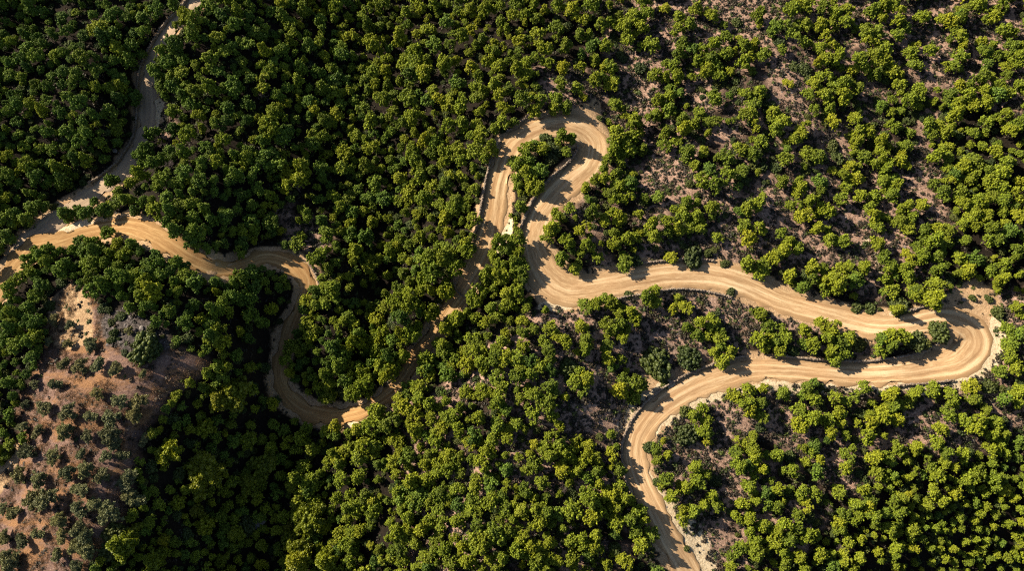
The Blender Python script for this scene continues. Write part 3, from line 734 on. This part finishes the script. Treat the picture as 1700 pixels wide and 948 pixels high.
YOUNG = {(0, 632): "845,370,110 1010,470,160 880,610,60 985,650,70 1015,725,80 1170,765,80 815,800,60 620,830,130 660,770,80 770,900,100 1105,895,60 1110,430,40 1240,520,90 1230,300,80 1020,230,80 1090,110,110 1170,60,130 1110,550,50",
         (425, 632): "30,420,110 20,500,70 280,690,130 215,680,90 220,740,70 90,690,40 160,735,50 175,790,70 210,840,110 215,900,130 310,830,40 350,900,110"}
SHRUB = {(0, 316): "245,575,50 520,585,50 720,790,140 930,740,60 780,790,60 305,460,50 210,600,40",
         (850, 316): "900,335,100 720,870,150 880,840,110 280,890,90 1060,365,40 1015,615,40 1090,505,40 580,520,40 745,910,40 850,790,40 845,830,40 905,810,40 610,350,60 520,655,60",
         (1275, 316): "850,705,90 440,585,50 1100,540,40 1145,610,60 650,580,90 740,755,80 510,590,50 120,800,60 1020,535,35 450,770,70",
         (0, 632): "570,760,100 540,850,90 890,465,60 750,430,60 765,490,40 880,670,50 925,770,60 1220,720,100 860,190,60",
         (850, 632): "1010,500,60 870,270,100 860,155,50 680,330,50 870,838,30 300,580,60 550,30,40 760,20,40",
         (1275, 632): "1100,35,70 1000,360,50 260,30,40 840,60,60", (1275, 0): "350,790,60 200,385,50 130,330,50 180,345,60 320,730,60",
         (850, 0): "170,690,60 210,740,70 640,340,60 1120,110,50 190,790,60", (425, 0): "1130,865,40"}
DEAD = "267,233,30 280,273,28 432,157,26 107,416,26 947,879,28 933,812,26 1000,900,24 1395,915,30 1325,872,26 1378,843,24"


def read(D):
    out = []
    for (ox, oy), s in D.items():
        for t in s.split():
            a, b, c = (float(v) for v in t.split(','))
            out.append((ox + a / 3, oy + b / 3, c / 3))
    return np.array(out)


T = np.vstack([read(TREES), parse('712,612,32 736,580,28 696,648,30 672,672,28 762,530,28 788,498,26 806,462,26 712,522,34 735,486,32 757,452,32 780,414,30 690,556,32 668,596,30 648,626,30 700,585,26 722,548,26')])
_sp = []                                           # the widest readings are clumps of several pines
for (x, y, d) in T:
    if d >= 35:
        a0 = rng.uniform(0, 6.28)
        for q in range(3): _sp.append((x + .33 * d * math.cos(a0 + q * 2.1), y + .30 * d * math.sin(a0 + q * 2.1), d * rng.uniform(.50, .74)))
    elif d >= 30:
        a0 = rng.uniform(0, 6.28); e = rng.uniform(.42, .58)
        _sp += [(x + .12 * d * math.cos(a0), y + .12 * d * math.sin(a0), d * .84), (x - .40 * d * math.cos(a0), y - .36 * d * math.sin(a0), d * e)]
    else:
        _sp.append((x, y, d))
T = np.array(_sp)
T = T[~zone(T[:, 0], T[:, 1], Z_BARE[1:3] + [P('1560,600 1660,520 1672,575 1640,622 1570,640')], 0)]
# the forest between the hand-read crowns: fill the gaps, and carry it on past the frame
cell = {}
CS = 40.0


def put(x, y, d):
    cell.setdefault((int(x // CS), int(y // CS)), []).append((x, y, d))


def clear(x, y, d, k):
    i, j = int(x // CS), int(y // CS)
    for a in (-1, 0, 1):
        for c in (-1, 0, 1):
            for (u, v, e) in cell.get((i + a, j + c), ()):
                if (u - x) ** 2 + (v - y) ** 2 < (k * (d + e) * .5) ** 2: return False
    return True


for t in T: put(*t)
for D in (OLIVES, YOUNG, SHRUB):
    for t in read(D): put(*t)
GAPS = [P("190,440 330,560 470,470 470,640 500,700 560,760 460,800 300,740 240,760 340,600"), P("560,350 650,380 640,480 580,500"), P("60,-30 160,0 170,90 60,70"),
        P("620,770 650,800 640,948 600,948"), P("600,180 625,180 635,316 600,316"), P("430,140 450,140 450,220 425,230"), P("220,690 300,700 330,780 270,850 230,800")]
cand_x = rng.uniform(-330, 2030, 60000); cand_y = rng.uniform(-300, 1230, 60000)
in_f = zone(cand_x, cand_y, Z_FIELD, 4); in_s = zone(cand_x, cand_y, Z_SCRUB, 4); in_r = zone(cand_x, cand_y, Z_SCREE, 4); in_b = zone(cand_x, cand_y, Z_BARE, 2); in_g = zone(cand_x, cand_y, GAPS, 6); in_o = zone(cand_x, cand_y, Z_OPEN, 20)
cxw, cyw, czw = drop(cand_x, cand_y, ground, 2.5)
crd, _ = road_near(cxw, cyw)
fill = []
for k in range(len(cand_x)):
    x, y = cand_x[k], cand_y[k]
    inframe = -8 < x < 1708 and -8 < y < 956
    if in_f[k] or in_r[k] or in_b[k]: continue
    if crd[k] < 1.7: continue
    if in_s[k] and rng.random() > .003: continue
    if in_o[k] and -20 < x < 1720 and -20 < y < 968 and rng.random() > (.10 if x > 1000 else .3): continue
    if in_g[k] and rng.random() > .3: continue
    corner = x > 1480 and y > 780
    d = rng.uniform(12, 25) if inframe else rng.uniform(24, 38)
    if corner: d = rng.uniform(14, 20)
    if clear(x, y, d, (.98 if (x > 900 and not corner) else .79) if inframe else .80):
        fill.append((x, y, d)); put(x, y, d)
fill = np.array(fill)
print('trees', len(T), 'fill', len(fill))


def stand(arr, key, mpp_scale=1.0, kmid=.62):
    """trees whose crowns lie at the given places: base on the slope, width in metres, variant"""
    n_ = len(arr); var = rng.integers(0, len(PROTO[key]), n_)
    x0, y0, z0 = drop(arr[:, 0], arr[:, 1], ground, 2.0)
    _, _, dep = project(x0, y0, z0 + 2)
    Dm = arr[:, 2] * dep / F * mpp_scale
    x, y, z = x0, y0, z0
    px = np.empty(n_)
    lift = Dm * kmid
    z = z0.copy()
    for _ in range(15):
        x, y = on_plane(arr[:, 0], arr[:, 1], z + lift); z = .5 * z + .5 * ground(x, y)
    return x, y, ground(x, y), Dm, var


ALL = np.vstack([T, fill])
is_fill = np.concatenate([np.zeros(len(T), bool), np.ones(len(fill), bool)])
tx, ty, tz, tD, tv = stand(ALL, 'pine', 1.0)
tD = tD * np.where(is_fill, .95, 1.03) * np.where((ALL[:, 0] > 900) & (ALL[:, 0] < 1700), .93, 1.0)
p_shade = np.clip(.85 - (ALL[:, 0] - 250) / 700, .08, .85) * np.where((ALL[:, 0] < 900) & (ALL[:, 1] > 640), .45, 1.0)  # shade-coloured needles grow more frequent towards the left
pine_shade = rng.random(len(ALL)) < p_shade
# nothing stands on the road
for _ in range(4):
    d_, _z = road_near(tx, ty)
    bad = np.where(d_ < .5)[0]
    for k in bad:
        q = np.hypot(tx[k] - RX, ty[k] - RY) - RW; j = q.argmin()
        v = np.array([tx[k] - RX[j], ty[k] - RY[j]]); v /= np.linalg.norm(v) + 1e-6
        tx[k] += v[0] * (.6 - d_[k]); ty[k] += v[1] * (.6 - d_[k])
tz = ground(tx, ty)
trot = rng.uniform(0, 6.283, len(ALL)); tilt = rng.normal(0, .05, (len(ALL), 2)); tzs = rng.uniform(.9, 1.35, len(ALL))
near_n = (np.hypot(ALL[:, 0][:, None] - ALL[:, 0], ALL[:, 1][:, None] - ALL[:, 1]) < 55).sum(1)
tzs *= np.where(near_n < 9, .84, np.where(near_n < 14, .9, 1.0))          # open-grown pines stay lower than those of the closed forest
tall = np.zeros(len(ALL), bool)
for pg in (P("590,560 650,520 720,440 770,420 760,520 690,590 640,670 590,670"), P("350,480 470,500 465,690 380,690"), P("130,40 250,40 240,260 150,300")):
    tall |= inside(ALL[:, 0], ALL[:, 1], pg)
tzs *= np.where(tall, np.where(ALL[:, 1] < 300, .95, 1.4), 1.0)
seen_px = np.where((ALL[:, 0] > 6) & (ALL[:, 0] < 1694) & (ALL[:, 1] > 6) & (ALL[:, 1] < 942), ALL[:, 2] * np.where(is_fill, .9, 1.12), 0)
order = np.argsort(-seen_px, kind='stable')
solo = set(order[:300].tolist())

# ------------------------------------------------------------------ labels
LM = [("the upper hairpin bend", 960, 205), ("the sandy hairpin", 1610, 560), ("the road fork above the olives", 50, 410), ("the shaded valley bend", 466, 630),
      ("the sunlit patch of valley road", 560, 690), ("the ochre bend above the valley", 508, 460), ("the pink stony clearing", 1315, 140), ("the small pink clearing", 1110, 290),
      ("the big curve's pale bank", 1050, 740), ("the valley road's shaded straight", 735, 535), ("the narrow shaded upper road", 245, 170), ("the road at the bottom edge", 1140, 935),
      ("the road at the top edge", 320, 12), ("the tip of the olive plot", 112, 478), ("the hairpin's inner wedge", 890, 270), ("the hairpin leg's foot", 905, 460),
      ("the wide tan road stretch", 1150, 455), ("the narrowing tan road", 1400, 530), ("the sandy turnout", 1615, 490), ("the scrub between road legs", 1080, 560),
      ("the lower road leg's wall", 1400, 604), ("the scrub inside the pale bank", 1170, 720), ("the sparse slope's dry gully", 1450, 430), ("the brown valley clearing", 510, 385),
      ("the dark forest hollow", 610, 440), ("the shade beside the olives", 300, 680), ("the bottom corner's small pines", 1600, 880), ("the lower stony gap", 1540, 710),
      ("the crowns below the valley", 800, 800), ("the crowns over the hairpin", 800, 120), ("the dark top forest", 560, 80), ("the stony top clearing", 1180, 60),
      ("the dense top corner", 1600, 80), ("the sparse slope's small clearing", 1530, 270), ("the bottom edge's middle grove", 950, 880), ("the forest inside the valley loop", 600, 590),
      ("the dark upper slope", 90, 200), ("the ridge above the ochre road", 330, 340), ("the grove beside the hairpin", 740, 330), ("the forest below the inner scrub", 1330, 860),
      ("the spur above the wide tan road", 1100, 380), ("the grove facing the hairpin", 1080, 180), ("the slope under the pink clearing", 1250, 250), ("the slope under the hairpin", 860, 640), ("the dense dark valley grove", 440, 250),
      ("the grove above the turnout", 1670, 330), ("the strip below the road", 1330, 690), ("the dark valley's bottom grove", 560, 880), ("the bright young trees' slope", 400, 880), ("the ridge above the pale bank", 960, 740)]
ORD = "nearest|second nearest|third nearest|fourth nearest|fifth nearest|sixth nearest|seventh nearest|eighth nearest|ninth nearest|tenth nearest|eleventh nearest|twelfth nearest|thirteenth nearest|fourteenth nearest|fifteenth nearest".split('|')
SIDE = {0: 'shaded side of', 1: 'lower side of', 2: 'sunward side of', 3: 'upper side of'}
SHAPE = {'dome': 'domed', 'loose': 'ragged', 'split': 'forked', 'tall': 'pointed'}


def quad(dx, dy):
    return (np.floor((np.arctan2(dy, dx) + math.pi / 4) / (math.pi / 2)).astype(int)) % 4


def namer(xy, marks):
    """nearest landmark, the side of it, and the rank among all of the same kind on that side"""
    M = np.array([[a, b] for _, a, b in marks], float)
    D2 = np.hypot(xy[:, 0][:, None] - M[:, 0], xy[:, 1][:, None] - M[:, 1])
    res = []
    Q = quad(xy[:, 0][:, None] - M[:, 0], xy[:, 1][:, None] - M[:, 1])
    for i in range(len(xy)):
        best = None
        for l in np.argsort(D2[i])[:4]:
            r_ = int(((Q[:, l] == Q[i, l]) & (D2[:, l] < D2[i, l] - 1e-6)).sum())
            if best is None or r_ < best[0]: best = (r_, l)
        r_, l = best
        res.append((r_, int(Q[i, l]), marks[l][0]))
    return res


def place_tree(name, pr, x, y, z, D, rot, tl, zs, label, cat, group):
    e = bpy.data.objects.new(name, None); COL.objects.link(e); e.empty_display_size = .5
    e.location = (x, y, z - .03 * D); e.rotation_euler = (tl[0], tl[1], rot); e.scale = (D, D, D * zs)
    tag(e, label, cat, group)
    for nm in ('crown', 'trunk'):
        c = bpy.data.objects.new(nm, pr[nm]); COL.objects.link(c); c.parent = e
    return e


inview = (ALL[:, 0] > -10) & (ALL[:, 0] < 1710) & (ALL[:, 1] > -10) & (ALL[:, 1] < 958)
vis = np.array(sorted(solo))          # ranks count the large pines only
nm = dict(zip(vis.tolist(), namer(ALL[vis][:, :2], LM)))
for k in sorted(solo):
    r_, q, lm = nm[k]
    pr = PROTO['pine_shade' if pine_shade[k] else 'pine'][tv[k]]
    lab = f"large {SHAPE[pr['kind']]} pine on the {SIDE[q]} {lm}, {ORD[min(r_, 14)]}"
    place_tree('pine_tree', pr, tx[k], ty[k], tz[k], tD[k], trot[k], tilt[k], tzs[k], lab, 'pine tree', 'large pine trees standing in the forest and along the road')

# ------------------------------------------------------------------ the remaining forest as one mass, and other uncountable cover
def scatter_group():
    ng = bpy.data.node_groups.new('scatter', 'GeometryNodeTree')
    ng.interface.new_socket('Geometry', in_out='INPUT', socket_type='NodeSocketGeometry')
    ng.interface.new_socket('Source', in_out='INPUT', socket_type='NodeSocketCollection')
    ng.interface.new_socket('Geometry', in_out='OUTPUT', socket_type='NodeSocketGeometry')
    gi = ng.nodes.new('NodeGroupInput'); go = ng.nodes.new('NodeGroupOutput')
    ci = ng.nodes.new('GeometryNodeCollectionInfo'); ip = ng.nodes.new('GeometryNodeInstanceOnPoints')
    ci.inputs['Separate Children'].default_value = True; ci.inputs['Reset Children'].default_value = True
    ip.inputs['Pick Instance'].default_value = True

    def attr(nm_, ty_):
        a = ng.nodes.new('GeometryNodeInputNamedAttribute'); a.data_type = ty_; a.inputs['Name'].default_value = nm_
        return a.outputs['Attribute']
    ng.links.new(gi.outputs['Geometry'], ip.inputs['Points']); ng.links.new(gi.outputs['Source'], ci.inputs['Collection'])
    ng.links.new(ci.outputs[0], ip.inputs['Instance'])
    ng.links.new(attr('vid', 'INT'), ip.inputs['Instance Index'])
    ng.links.new(attr('rot', 'FLOAT_VECTOR'), ip.inputs['Rotation']); ng.links.new(attr('scl', 'FLOAT_VECTOR'), ip.inputs['Scale'])
    ng.links.new(ip.outputs[0], go.inputs[0])
    return ng


SCAT = scatter_group()


def mass(name, pts, rots, scls, vids, meshes, label, cat):
    me = bpy.data.meshes.new(name); me.vertices.add(len(pts)); me.vertices.foreach_set('co', np.asarray(pts, np.float32).ravel())
    for nm_, ty_, dat in (('rot', 'FLOAT_VECTOR', rots), ('scl', 'FLOAT_VECTOR', scls)):
        a = me.attributes.new(nm_, ty_, 'POINT'); a.data.foreach_set('vector', np.asarray(dat, np.float32).ravel())
    a = me.attributes.new('vid', 'INT', 'POINT'); a.data.foreach_set('value', np.asarray(vids, np.int32))
    c = bpy.data.collections.new(name + '_source')
    for i, m_ in enumerate(meshes):
        o = bpy.data.objects.new('%s_source.%03d' % (name, i), m_); c.objects.link(o)
    o = obj(name, me)
    md = o.modifiers.new('scatter', 'NODES'); md.node_group = SCAT
    for it in SCAT.interface.items_tree:
        if it.name == 'Source': md[it.identifier] = c
    return tag(o, label, cat, kind='stuff')


rest = np.array([k for k in range(len(ALL)) if k not in solo])
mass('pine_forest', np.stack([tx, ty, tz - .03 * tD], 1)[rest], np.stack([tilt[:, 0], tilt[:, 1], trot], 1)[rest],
     np.stack([tD, tD, tD * tzs], 1)[rest], (tv + 12 * pine_shade)[rest], [p['joined'] for p in PROTO['pine'] + PROTO['pine_shade']], 'dense mass of smaller green pines covering the slopes', 'forest')

# olives
o_ = read(OLIVES); ox, oy, oz, oD, ov = stand(o_, 'olive', 1.05, .5)
OLM = [("the tip of the olive plot", 112, 478), ("the grey scree beside the plot", 215, 555), ("the track at the plot's edge", 20, 760), ("the plot's shaded corner", 200, 860), ("the plot's middle row", 110, 740),
       ("the bush at the plot's stony end", 240, 580), ("the plot's bottom edge", 80, 940), ("the pale upper patch of the plot", 90, 640), ("the plot's lower stony gap", 175, 850), ("the dark forest beside the plot", 225, 690), ("the orange grass in the plot", 75, 850)]
for k, (r_, q, lm) in enumerate(namer(o_[:, :2], OLM)):
    place_tree('olive_tree', PROTO['olive'][ov[k]], ox[k], oy[k], oz[k], oD[k], rng.uniform(0, 6.28), rng.normal(0, .05, 2), rng.uniform(.75, .95),
               f"grey-green olive on the {SIDE[q]} {lm}, {ORD[min(r_, 14)]}", 'olive tree', 'olive trees planted in rows on the dry field')
y_ = read(YOUNG); yx, yy, yz, yD, yv = stand(y_, 'young', 1.12)
YLM = [("the dark stony slope", 330, 800), ("the frame's bottom edge by the olives", 250, 930), ("the shaded valley bend", 440, 690), ("the lower valley grove", 490, 880), ("the edge of the olive plot", 280, 720), ("the pale rock patch in the shade", 425, 860)]
for k, (r_, q, lm) in enumerate(namer(y_[:, :2], YLM)):
    place_tree('broadleaf_tree', PROTO['young'][yv[k]], yx[k], yy[k], yz[k], yD[k], rng.uniform(0, 6.28), rng.normal(0, .05, 2), rng.uniform(.85, 1.1),
               f"bright tree on the {SIDE[q]} {lm}, {ORD[min(r_, 14)]}", 'tree', 'bright yellow-green trees on the dark lower slope')
s_ = read(SHRUB)
sx, sy, sz = drop(s_[:, 0], s_[:, 1], ground, .4); _, _, sdep = project(sx, sy, sz)
for k, (r_, q, lm) in enumerate(namer(s_[:, :2], LM + OLM)):
    D = s_[k, 2] * sdep[k] / F * 1.15
    o = obj('shrub', SHRUBS[k % 5], None, (sx[k], sy[k], sz[k] - .05)); o.rotation_euler = (0, 0, rng.uniform(0, 6.28)); o.scale = (D, D * rng.uniform(.75, 1), D * .8)
    tag(o, f"dark shrub on the {SIDE[q]} {lm}, {ORD[min(r_, 14)]}", 'shrub', 'low dark shrubs on open ground and road verges')


# dead trees: bare forking limbs
def dead_mesh(sd):
    r = np.random.default_rng(sd); b = Build()

    def grow(p, d, L, rad, lev):
        q = p + d * L; m_ = (p + q) / 2 + r.normal(0, L * .07, 3)
        tube(b, [p, m_, q], [rad, rad * .8, rad * .6], 5)
        if lev == 0: return
        for _ in range(4 if lev > 1 else 5):
            e = d * .7 + r.normal(0, .55, 3) + np.array([0, 0, .15]); e /= np.linalg.norm(e)
            grow(p + (q - p) * r.uniform(.55, 1), e, L * r.uniform(.55, .8), rad * .5, lev - 1)
    grow(np.array([0, 0, -.05]), np.array([0.05, 0, 1.0]), .38, .03, 4)
    return b.mesh('dead_tree', [M_DEAD])


de = parse(DEAD); DM = [dead_mesh(7), dead_mesh(8)]
dx_, dy_, dz_ = drop(de[:, 0], de[:, 1], ground, 2.0); _, _, dd = project(dx_, dy_, dz_)
for k, (r_, q, lm) in enumerate(namer(de[:, :2], LM)):
    D = de[k, 2] * dd[k] / F * 1.1
    o = obj('dead_tree', DM[k % 2], None, (dx_[k], dy_[k], dz_[k])); o.scale = (D, D, D); o.rotation_euler = (0, 0, k * 1.3)
    tag(o, f"bare dead tree on the {SIDE[q]} {lm}, {ORD[min(r_, 14)]}", 'dead tree', 'bare dead trees among the green pines')


# ------------------------------------------------------------------ dry-stone walls along the road edges
def wall(s, h, th, label):
    Pp = parse(s)
    x, y, z = drop(Pp[:, 0], Pp[:, 1], ground, .4)
    R = catmull(np.stack([x, y, z], 1), .55); x, y = R[:, 0], R[:, 1]
    # keep the wall just off the lane
    for _ in range(3):
        q = np.hypot(x[:, None] - RX, y[:, None] - RY); j = (q - RW).argmin(1); dist = q[np.arange(len(j)), j]
        need = np.clip(RW[j] + .55 - dist, 0, None)
        x = x + (x - RX[j]) / (dist + 1e-6) * need; y = y + (y - RY[j]) / (dist + 1e-6) * need
    x = smooth(x, 5); y = smooth(y, 5)
    z = ground(x, y)
    b = Build(); r = np.random.default_rng(int(Pp[0, 0]))
    dx, dy = np.gradient(x), np.gradient(y); L = np.hypot(dx, dy) + 1e-6; dx, dy = dx / L, dy / L
    # core body with uneven coping
    k = len(x); hh = h * (.8 + .4 * vnoise(np.arange(k) / 2.3, np.zeros(k), 9)); prof = [(-.5, -.5), (-.46, .85), (-.2, 1), (.2, 1), (.46, .85), (.5, -.5)]
    V_ = []
    for (u, v) in prof:
        w = u * th * (1 + .25 * (vnoise(np.arange(k) / 1.4, np.full(k, u * 9), 12) - .5))
        V_.append(np.stack([x - dy * w, y + dx * w, z + hh * v], 1))
    V_ = np.stack(V_, 1); idx = np.arange(k * 6).reshape(k, 6)
    b.add(V_.reshape(-1, 3), np.stack([idx[:-1, :-1].ravel(), idx[1:, :-1].ravel(), idx[1:, 1:].ravel(), idx[:-1, 1:].ravel()], 1), .5, 0, False)
    b.add(V_[0], np.array([[0, 1, 4, 5], [1, 2, 3, 4]]), .5, 0, False); b.add(V_[-1], np.array([[5, 4, 1, 0], [4, 3, 2, 1]]), .5, 0, False)
    for i in range(k):   # stones showing on top and along both faces
        for c in range(4):
            u = r.uniform(-.5, .5) * th; v = r.uniform(.15, 1.0) * hh[i] if abs(u) > .3 * th else hh[i] * r.uniform(.9, 1.05)
            p = np.array([x[i] - dy[i] * u + dx[i] * r.uniform(-.3, .3), y[i] + dx[i] * u + dy[i] * r.uniform(-.3, .3), z[i] + v])
            b.add(ICO1_V * (1 + r.normal(0, .14, (len(ICO1_V), 1))) * np.array([.2, .2, .13]) * r.uniform(.7, 1.3) + p, ICO1_F, .5, 0, False)
    return tag(obj('stone_wall', b.mesh('stone_wall', [M_STONE])), label, 'stone wall', 'low stone walls edging the dirt road')


WALLS = [("1240,606 1190,614 1140,634 1095,660 1058,694 1036,725 1032,760 1039,800 1050,826", .8, .45, "long curved stone wall around the outside of the big curve with pale bank"),
         ("1282,597 1330,600 1375,603 1430,602 1458,598 1508,591 1545,578 1566,562", .9, .45, "stone wall under the tree row above the lower road leg"),
         ("1488,637 1528,627 1555,620 1580,612", .7, .4, "short stone wall on the outer verge just past the sandy hairpin"),
         ("1488,522 1515,517 1538,508", .8, .45, "short stone wall under the broad pine beside the sandy turnout"),
         ("1058,442 1103,436 1150,432 1185,434", .7, .4, "stone wall along the upper verge of the wide tan road"),
         ("1017,498 1057,489 1097,482 1137,480 1175,484 1215,494", .7, .4, "stone wall along the lower verge of the wide tan road above scrub"),
         ("963,240 950,263 927,287 907,314 893,336 882,356 872,380 868,398", 1.0, .45, "stone wall inside the upper hairpin along its descending leg"),
         ("836,236 818,275 805,318 800,352 792,405", .9, .45, "stone wall on the outer edge of the hairpin's straight climbing leg"),
         ("322,0 290,28 262,60 246,85 234,110 229,140 229,200 218,240 196,270 150,305", .9, .45, "long stone wall beside the narrow shaded upper road"),
         ("510,440 524,456 530,476 524,490", .8, .45, "short curved stone wall outside the ochre bend above the valley"),
         ("878,190 862,205 845,222", .7, .4, "short stone wall where the upper hairpin begins under a pine"),
         ("775,470 752,500 728,535", .8, .4, "stone wall in tree shade along the straight out of the valley")]
for w_ in WALLS: wall(*w_)


# ------------------------------------------------------------------ boulders (counted), rubble, scrub and dry grass (uncountable)
def rock_mesh(sd, m):
    r = np.random.default_rng(sd); b = Build()
    v = ICO_V * (1 + .5 * (vnoise(ICO_V[:, 0] * 1.6 + sd, ICO_V[:, 1] * 1.6 + ICO_V[:, 2] * 2.1, sd)[:, None] - .5)) + r.normal(0, .05, ICO_V.shape)
    b.add(v * np.array([.5, .42, .34]), ICO_F, .5, 0, False)
    return b.mesh('boulder', [m])


ROCKS = [rock_mesh(s, M_ROCK) for s in (1, 2, 3)]
BOULD = [(1600, 497, 9, "small boulder lying on the sandy turnout"), (428, 868, 26, "pale flat boulder in the black shade of the lower valley"), (190, 250, 10, "grey boulder on the verge beside the narrow upper road"),
         (1330, 655, 8, "pale stone below the lower road leg"), (1560, 505, 8, "stone beside the broad pine at the sandy turnout"), (235, 545, 10, "grey boulder amid the scree beside the olive plot")]
bx = np.array([q[:3] for q in BOULD], float); X_, Y_, Z_ = drop(bx[:, 0], bx[:, 1], ground, .1); _, _, dd = project(X_, Y_, Z_)
for k, q in enumerate(BOULD):
    D = q[2] * dd[k] / F
    o = obj('boulder', ROCKS[k % 3], None, (X_[k], Y_[k], Z_[k] + .1 * D)); o.scale = (D, D, D * .7); o.rotation_euler = (.2, .1, k)
    tag(o, q[3], 'boulder')


def tuft_mesh(sd, m, k, L, wd, spread, core=True):
    r = np.random.default_rng(sd); b = Build()
    t = r.uniform(.2, .8)
    if core:
        for _ in range(4):
            p = np.array([*r.normal(0, .22, 2), .12]); v = ICO1_V * (1 + r.normal(0, .15, (len(ICO1_V), 1))) * np.array([.26, .26, .24])
            b.add(v + p, ICO1_F, np.clip(t + r.normal(0, .12), 0, 1), 0, True)
    c = np.concatenate([r.normal(0, .22, (k, 2)), r.uniform(.05, .25, (k, 1))], 1)
    d = np.concatenate([c[:, :2] * 2.0, np.full((k, 1), .7)], 1); d /= np.linalg.norm(d, axis=1)[:, None]
    V_, f = leaf_quads(r, c, d, L, wd, spread); b.add(V_, f, np.clip(t + np.repeat(r.normal(0, .2, k), 4), 0, 1), 0, False)
    return b.mesh('tuft', [m])


def scatter_zone(count, test, size, zs=(.6, 1.1), seed=1, road_gap=.6):
    r = np.random.default_rng(seed)
    x = r.uniform(-170, 170, count); y = r.uniform(-45, 215, count)
    z = ground(x, y); px, py, _ = project(x, y, z)
    k = test(px, py, x, y, r); x, y, z = x[k], y[k], z[k]
    d, _ = road_near(x, y); k = d > road_gap
    x, y, z = x[k], y[k], z[k]; m_ = len(x)
    s = r.uniform(*size, m_) * (.6 + .8 * r.random(m_))
    return np.stack([x, y, z - .03], 1), np.stack([r.normal(0, .1, m_), r.normal(0, .1, m_), r.uniform(0, 6.28, m_)], 1), np.stack([s, s * r.uniform(.7, 1.2, m_), s * r.uniform(*zs, m_)], 1), r


def t_scrub(px, py, x, y, r):
    s = zone(px, py, Z_SCRUB, 14); b_ = zone(px, py, Z_BARE, 6); f_ = zone(px, py, Z_FIELD, 9)
    cl = vnoise(x / 2.5, y / 2.5, 81)
    op = zone(px, py, Z_OPEN, 25); s = s | (op & (vnoise(x / 4, y / 4, 57) > .3) & ~f_)
    other = ~(s | b_ | f_)
    return (s & ~b_ & (r.random(len(x)) < .15 + .85 * cl)) | (b_ & (r.random(len(x)) < .05)) | (f_ & (r.random(len(x)) < .02)) | (other & (r.random(len(x)) < .10))


p_, r0_, s0_, r = scatter_zone(300000, t_scrub, (.5, 1.08), seed=5, road_gap=.9)
mass('scrub', p_, r0_, s0_, r.integers(0, 5, len(p_)), [tuft_mesh(300 + i, M_SCRUB if i < 4 else M_SHRUB, 26, .3, .07, .5) for i in range(5)], 'low dry scrub tufts dotting the stony open slopes', 'scrub')
print('scrub', len(p_))
def t_under(px, py, x, y, r):
    o = zone(px, py, Z_SCRUB + Z_BARE + Z_FIELD, 8)
    return ~o & (r.random(len(x)) < .35)


p_, r0_, s0_, r = scatter_zone(30000, t_under, (.9, 2.0), (.7, 1.2), seed=9, road_gap=1.0)
mass('undergrowth', p_, r0_, s0_, r.integers(0, 5, len(p_)), SHRUBS, 'dark leafy undergrowth between the pine trunks', 'undergrowth')
print('under', len(p_))
p_, r0_, s0_, r = scatter_zone(600000, lambda px, py, x, y, r: zone(px, py, Z_FIELD, 6) & (vnoise(x / 3, y / 3, 91) > .42) & (r.random(len(x)) < .8), (.45, 1.0), (.35, .8), seed=6)
mass('dry_grass', p_, r0_, s0_, r.choice([0, 1, 2, 3], len(p_), p=[.31, .31, .31, .07]), [tuft_mesh(400 + i, M_GRASS, 30, .45, .03, .35, False) for i in range(3)] + [tuft_mesh(410, M_SCRUB, 30, .35, .06, .5)], 'orange dry grass between the olive trees', 'dry grass')
print('grass', len(p_))
p_, r0_, s0_, r = scatter_zone(60000, lambda px, py, x, y, r: (zone(px, py, Z_SCREE, 6) & (r.random(len(x)) < .95)) | (zone(px, py, Z_SCRUB + Z_BARE, 10) & (r.random(len(x)) < .05)), (.2, .75), (.6, .9), seed=7, road_gap=.3)
mass('rubble', p_, r0_, s0_, r.integers(0, 3, len(p_)), ROCKS, 'grey broken stones scattered on the scree', 'rubble')
print('rubble', len(p_))

# ------------------------------------------------------------------ light
w = bpy.data.worlds.new('World'); scene.world = w; w.use_nodes = True
nt = w.node_tree; nt.nodes.clear()
sky = nt.nodes.new('ShaderNodeTexSky'); sky.sky_type = 'NISHITA'; sky.sun_disc = False
sky.sun_elevation = SUN_EL; sky.sun_rotation = math.atan2(SUN_AZ[0], SUN_AZ[1])
bg = nt.nodes.new('ShaderNodeBackground'); bg.inputs[1].default_value = 0.05
wo = nt.nodes.new('ShaderNodeOutputWorld'); nt.links.new(sky.outputs[0], bg.inputs[0]); nt.links.new(bg.outputs[0], wo.inputs[0])
sun = bpy.data.lights.new('sun', 'SUN'); sun.energy = 5.0; sun.angle = math.radians(.5); sun.color = (1, .89, .70)
so = bpy.data.objects.new('sun', sun); COL.objects.link(so)
dv = Vector((SUN_AZ[0] * math.cos(SUN_EL), SUN_AZ[1] * math.cos(SUN_EL), math.sin(SUN_EL)))
so.rotation_euler = dv.to_track_quat('Z', 'Y').to_euler(); so.location = (-80, 120, 200)

scene.render.engine = 'CYCLES'
scene.view_settings.view_transform = 'Standard'; scene.view_settings.look = 'None'; scene.view_settings.gamma = 1
scene.view_settings.exposure = 1.45; scene.view_settings.use_curve_mapping = False
scene.cycles.use_denoising = False; scene.cycles.filter_width = 1.15
scene.cycles.max_bounces = 4; scene.cycles.diffuse_bounces = 1; scene.cycles.transmission_bounces = 2
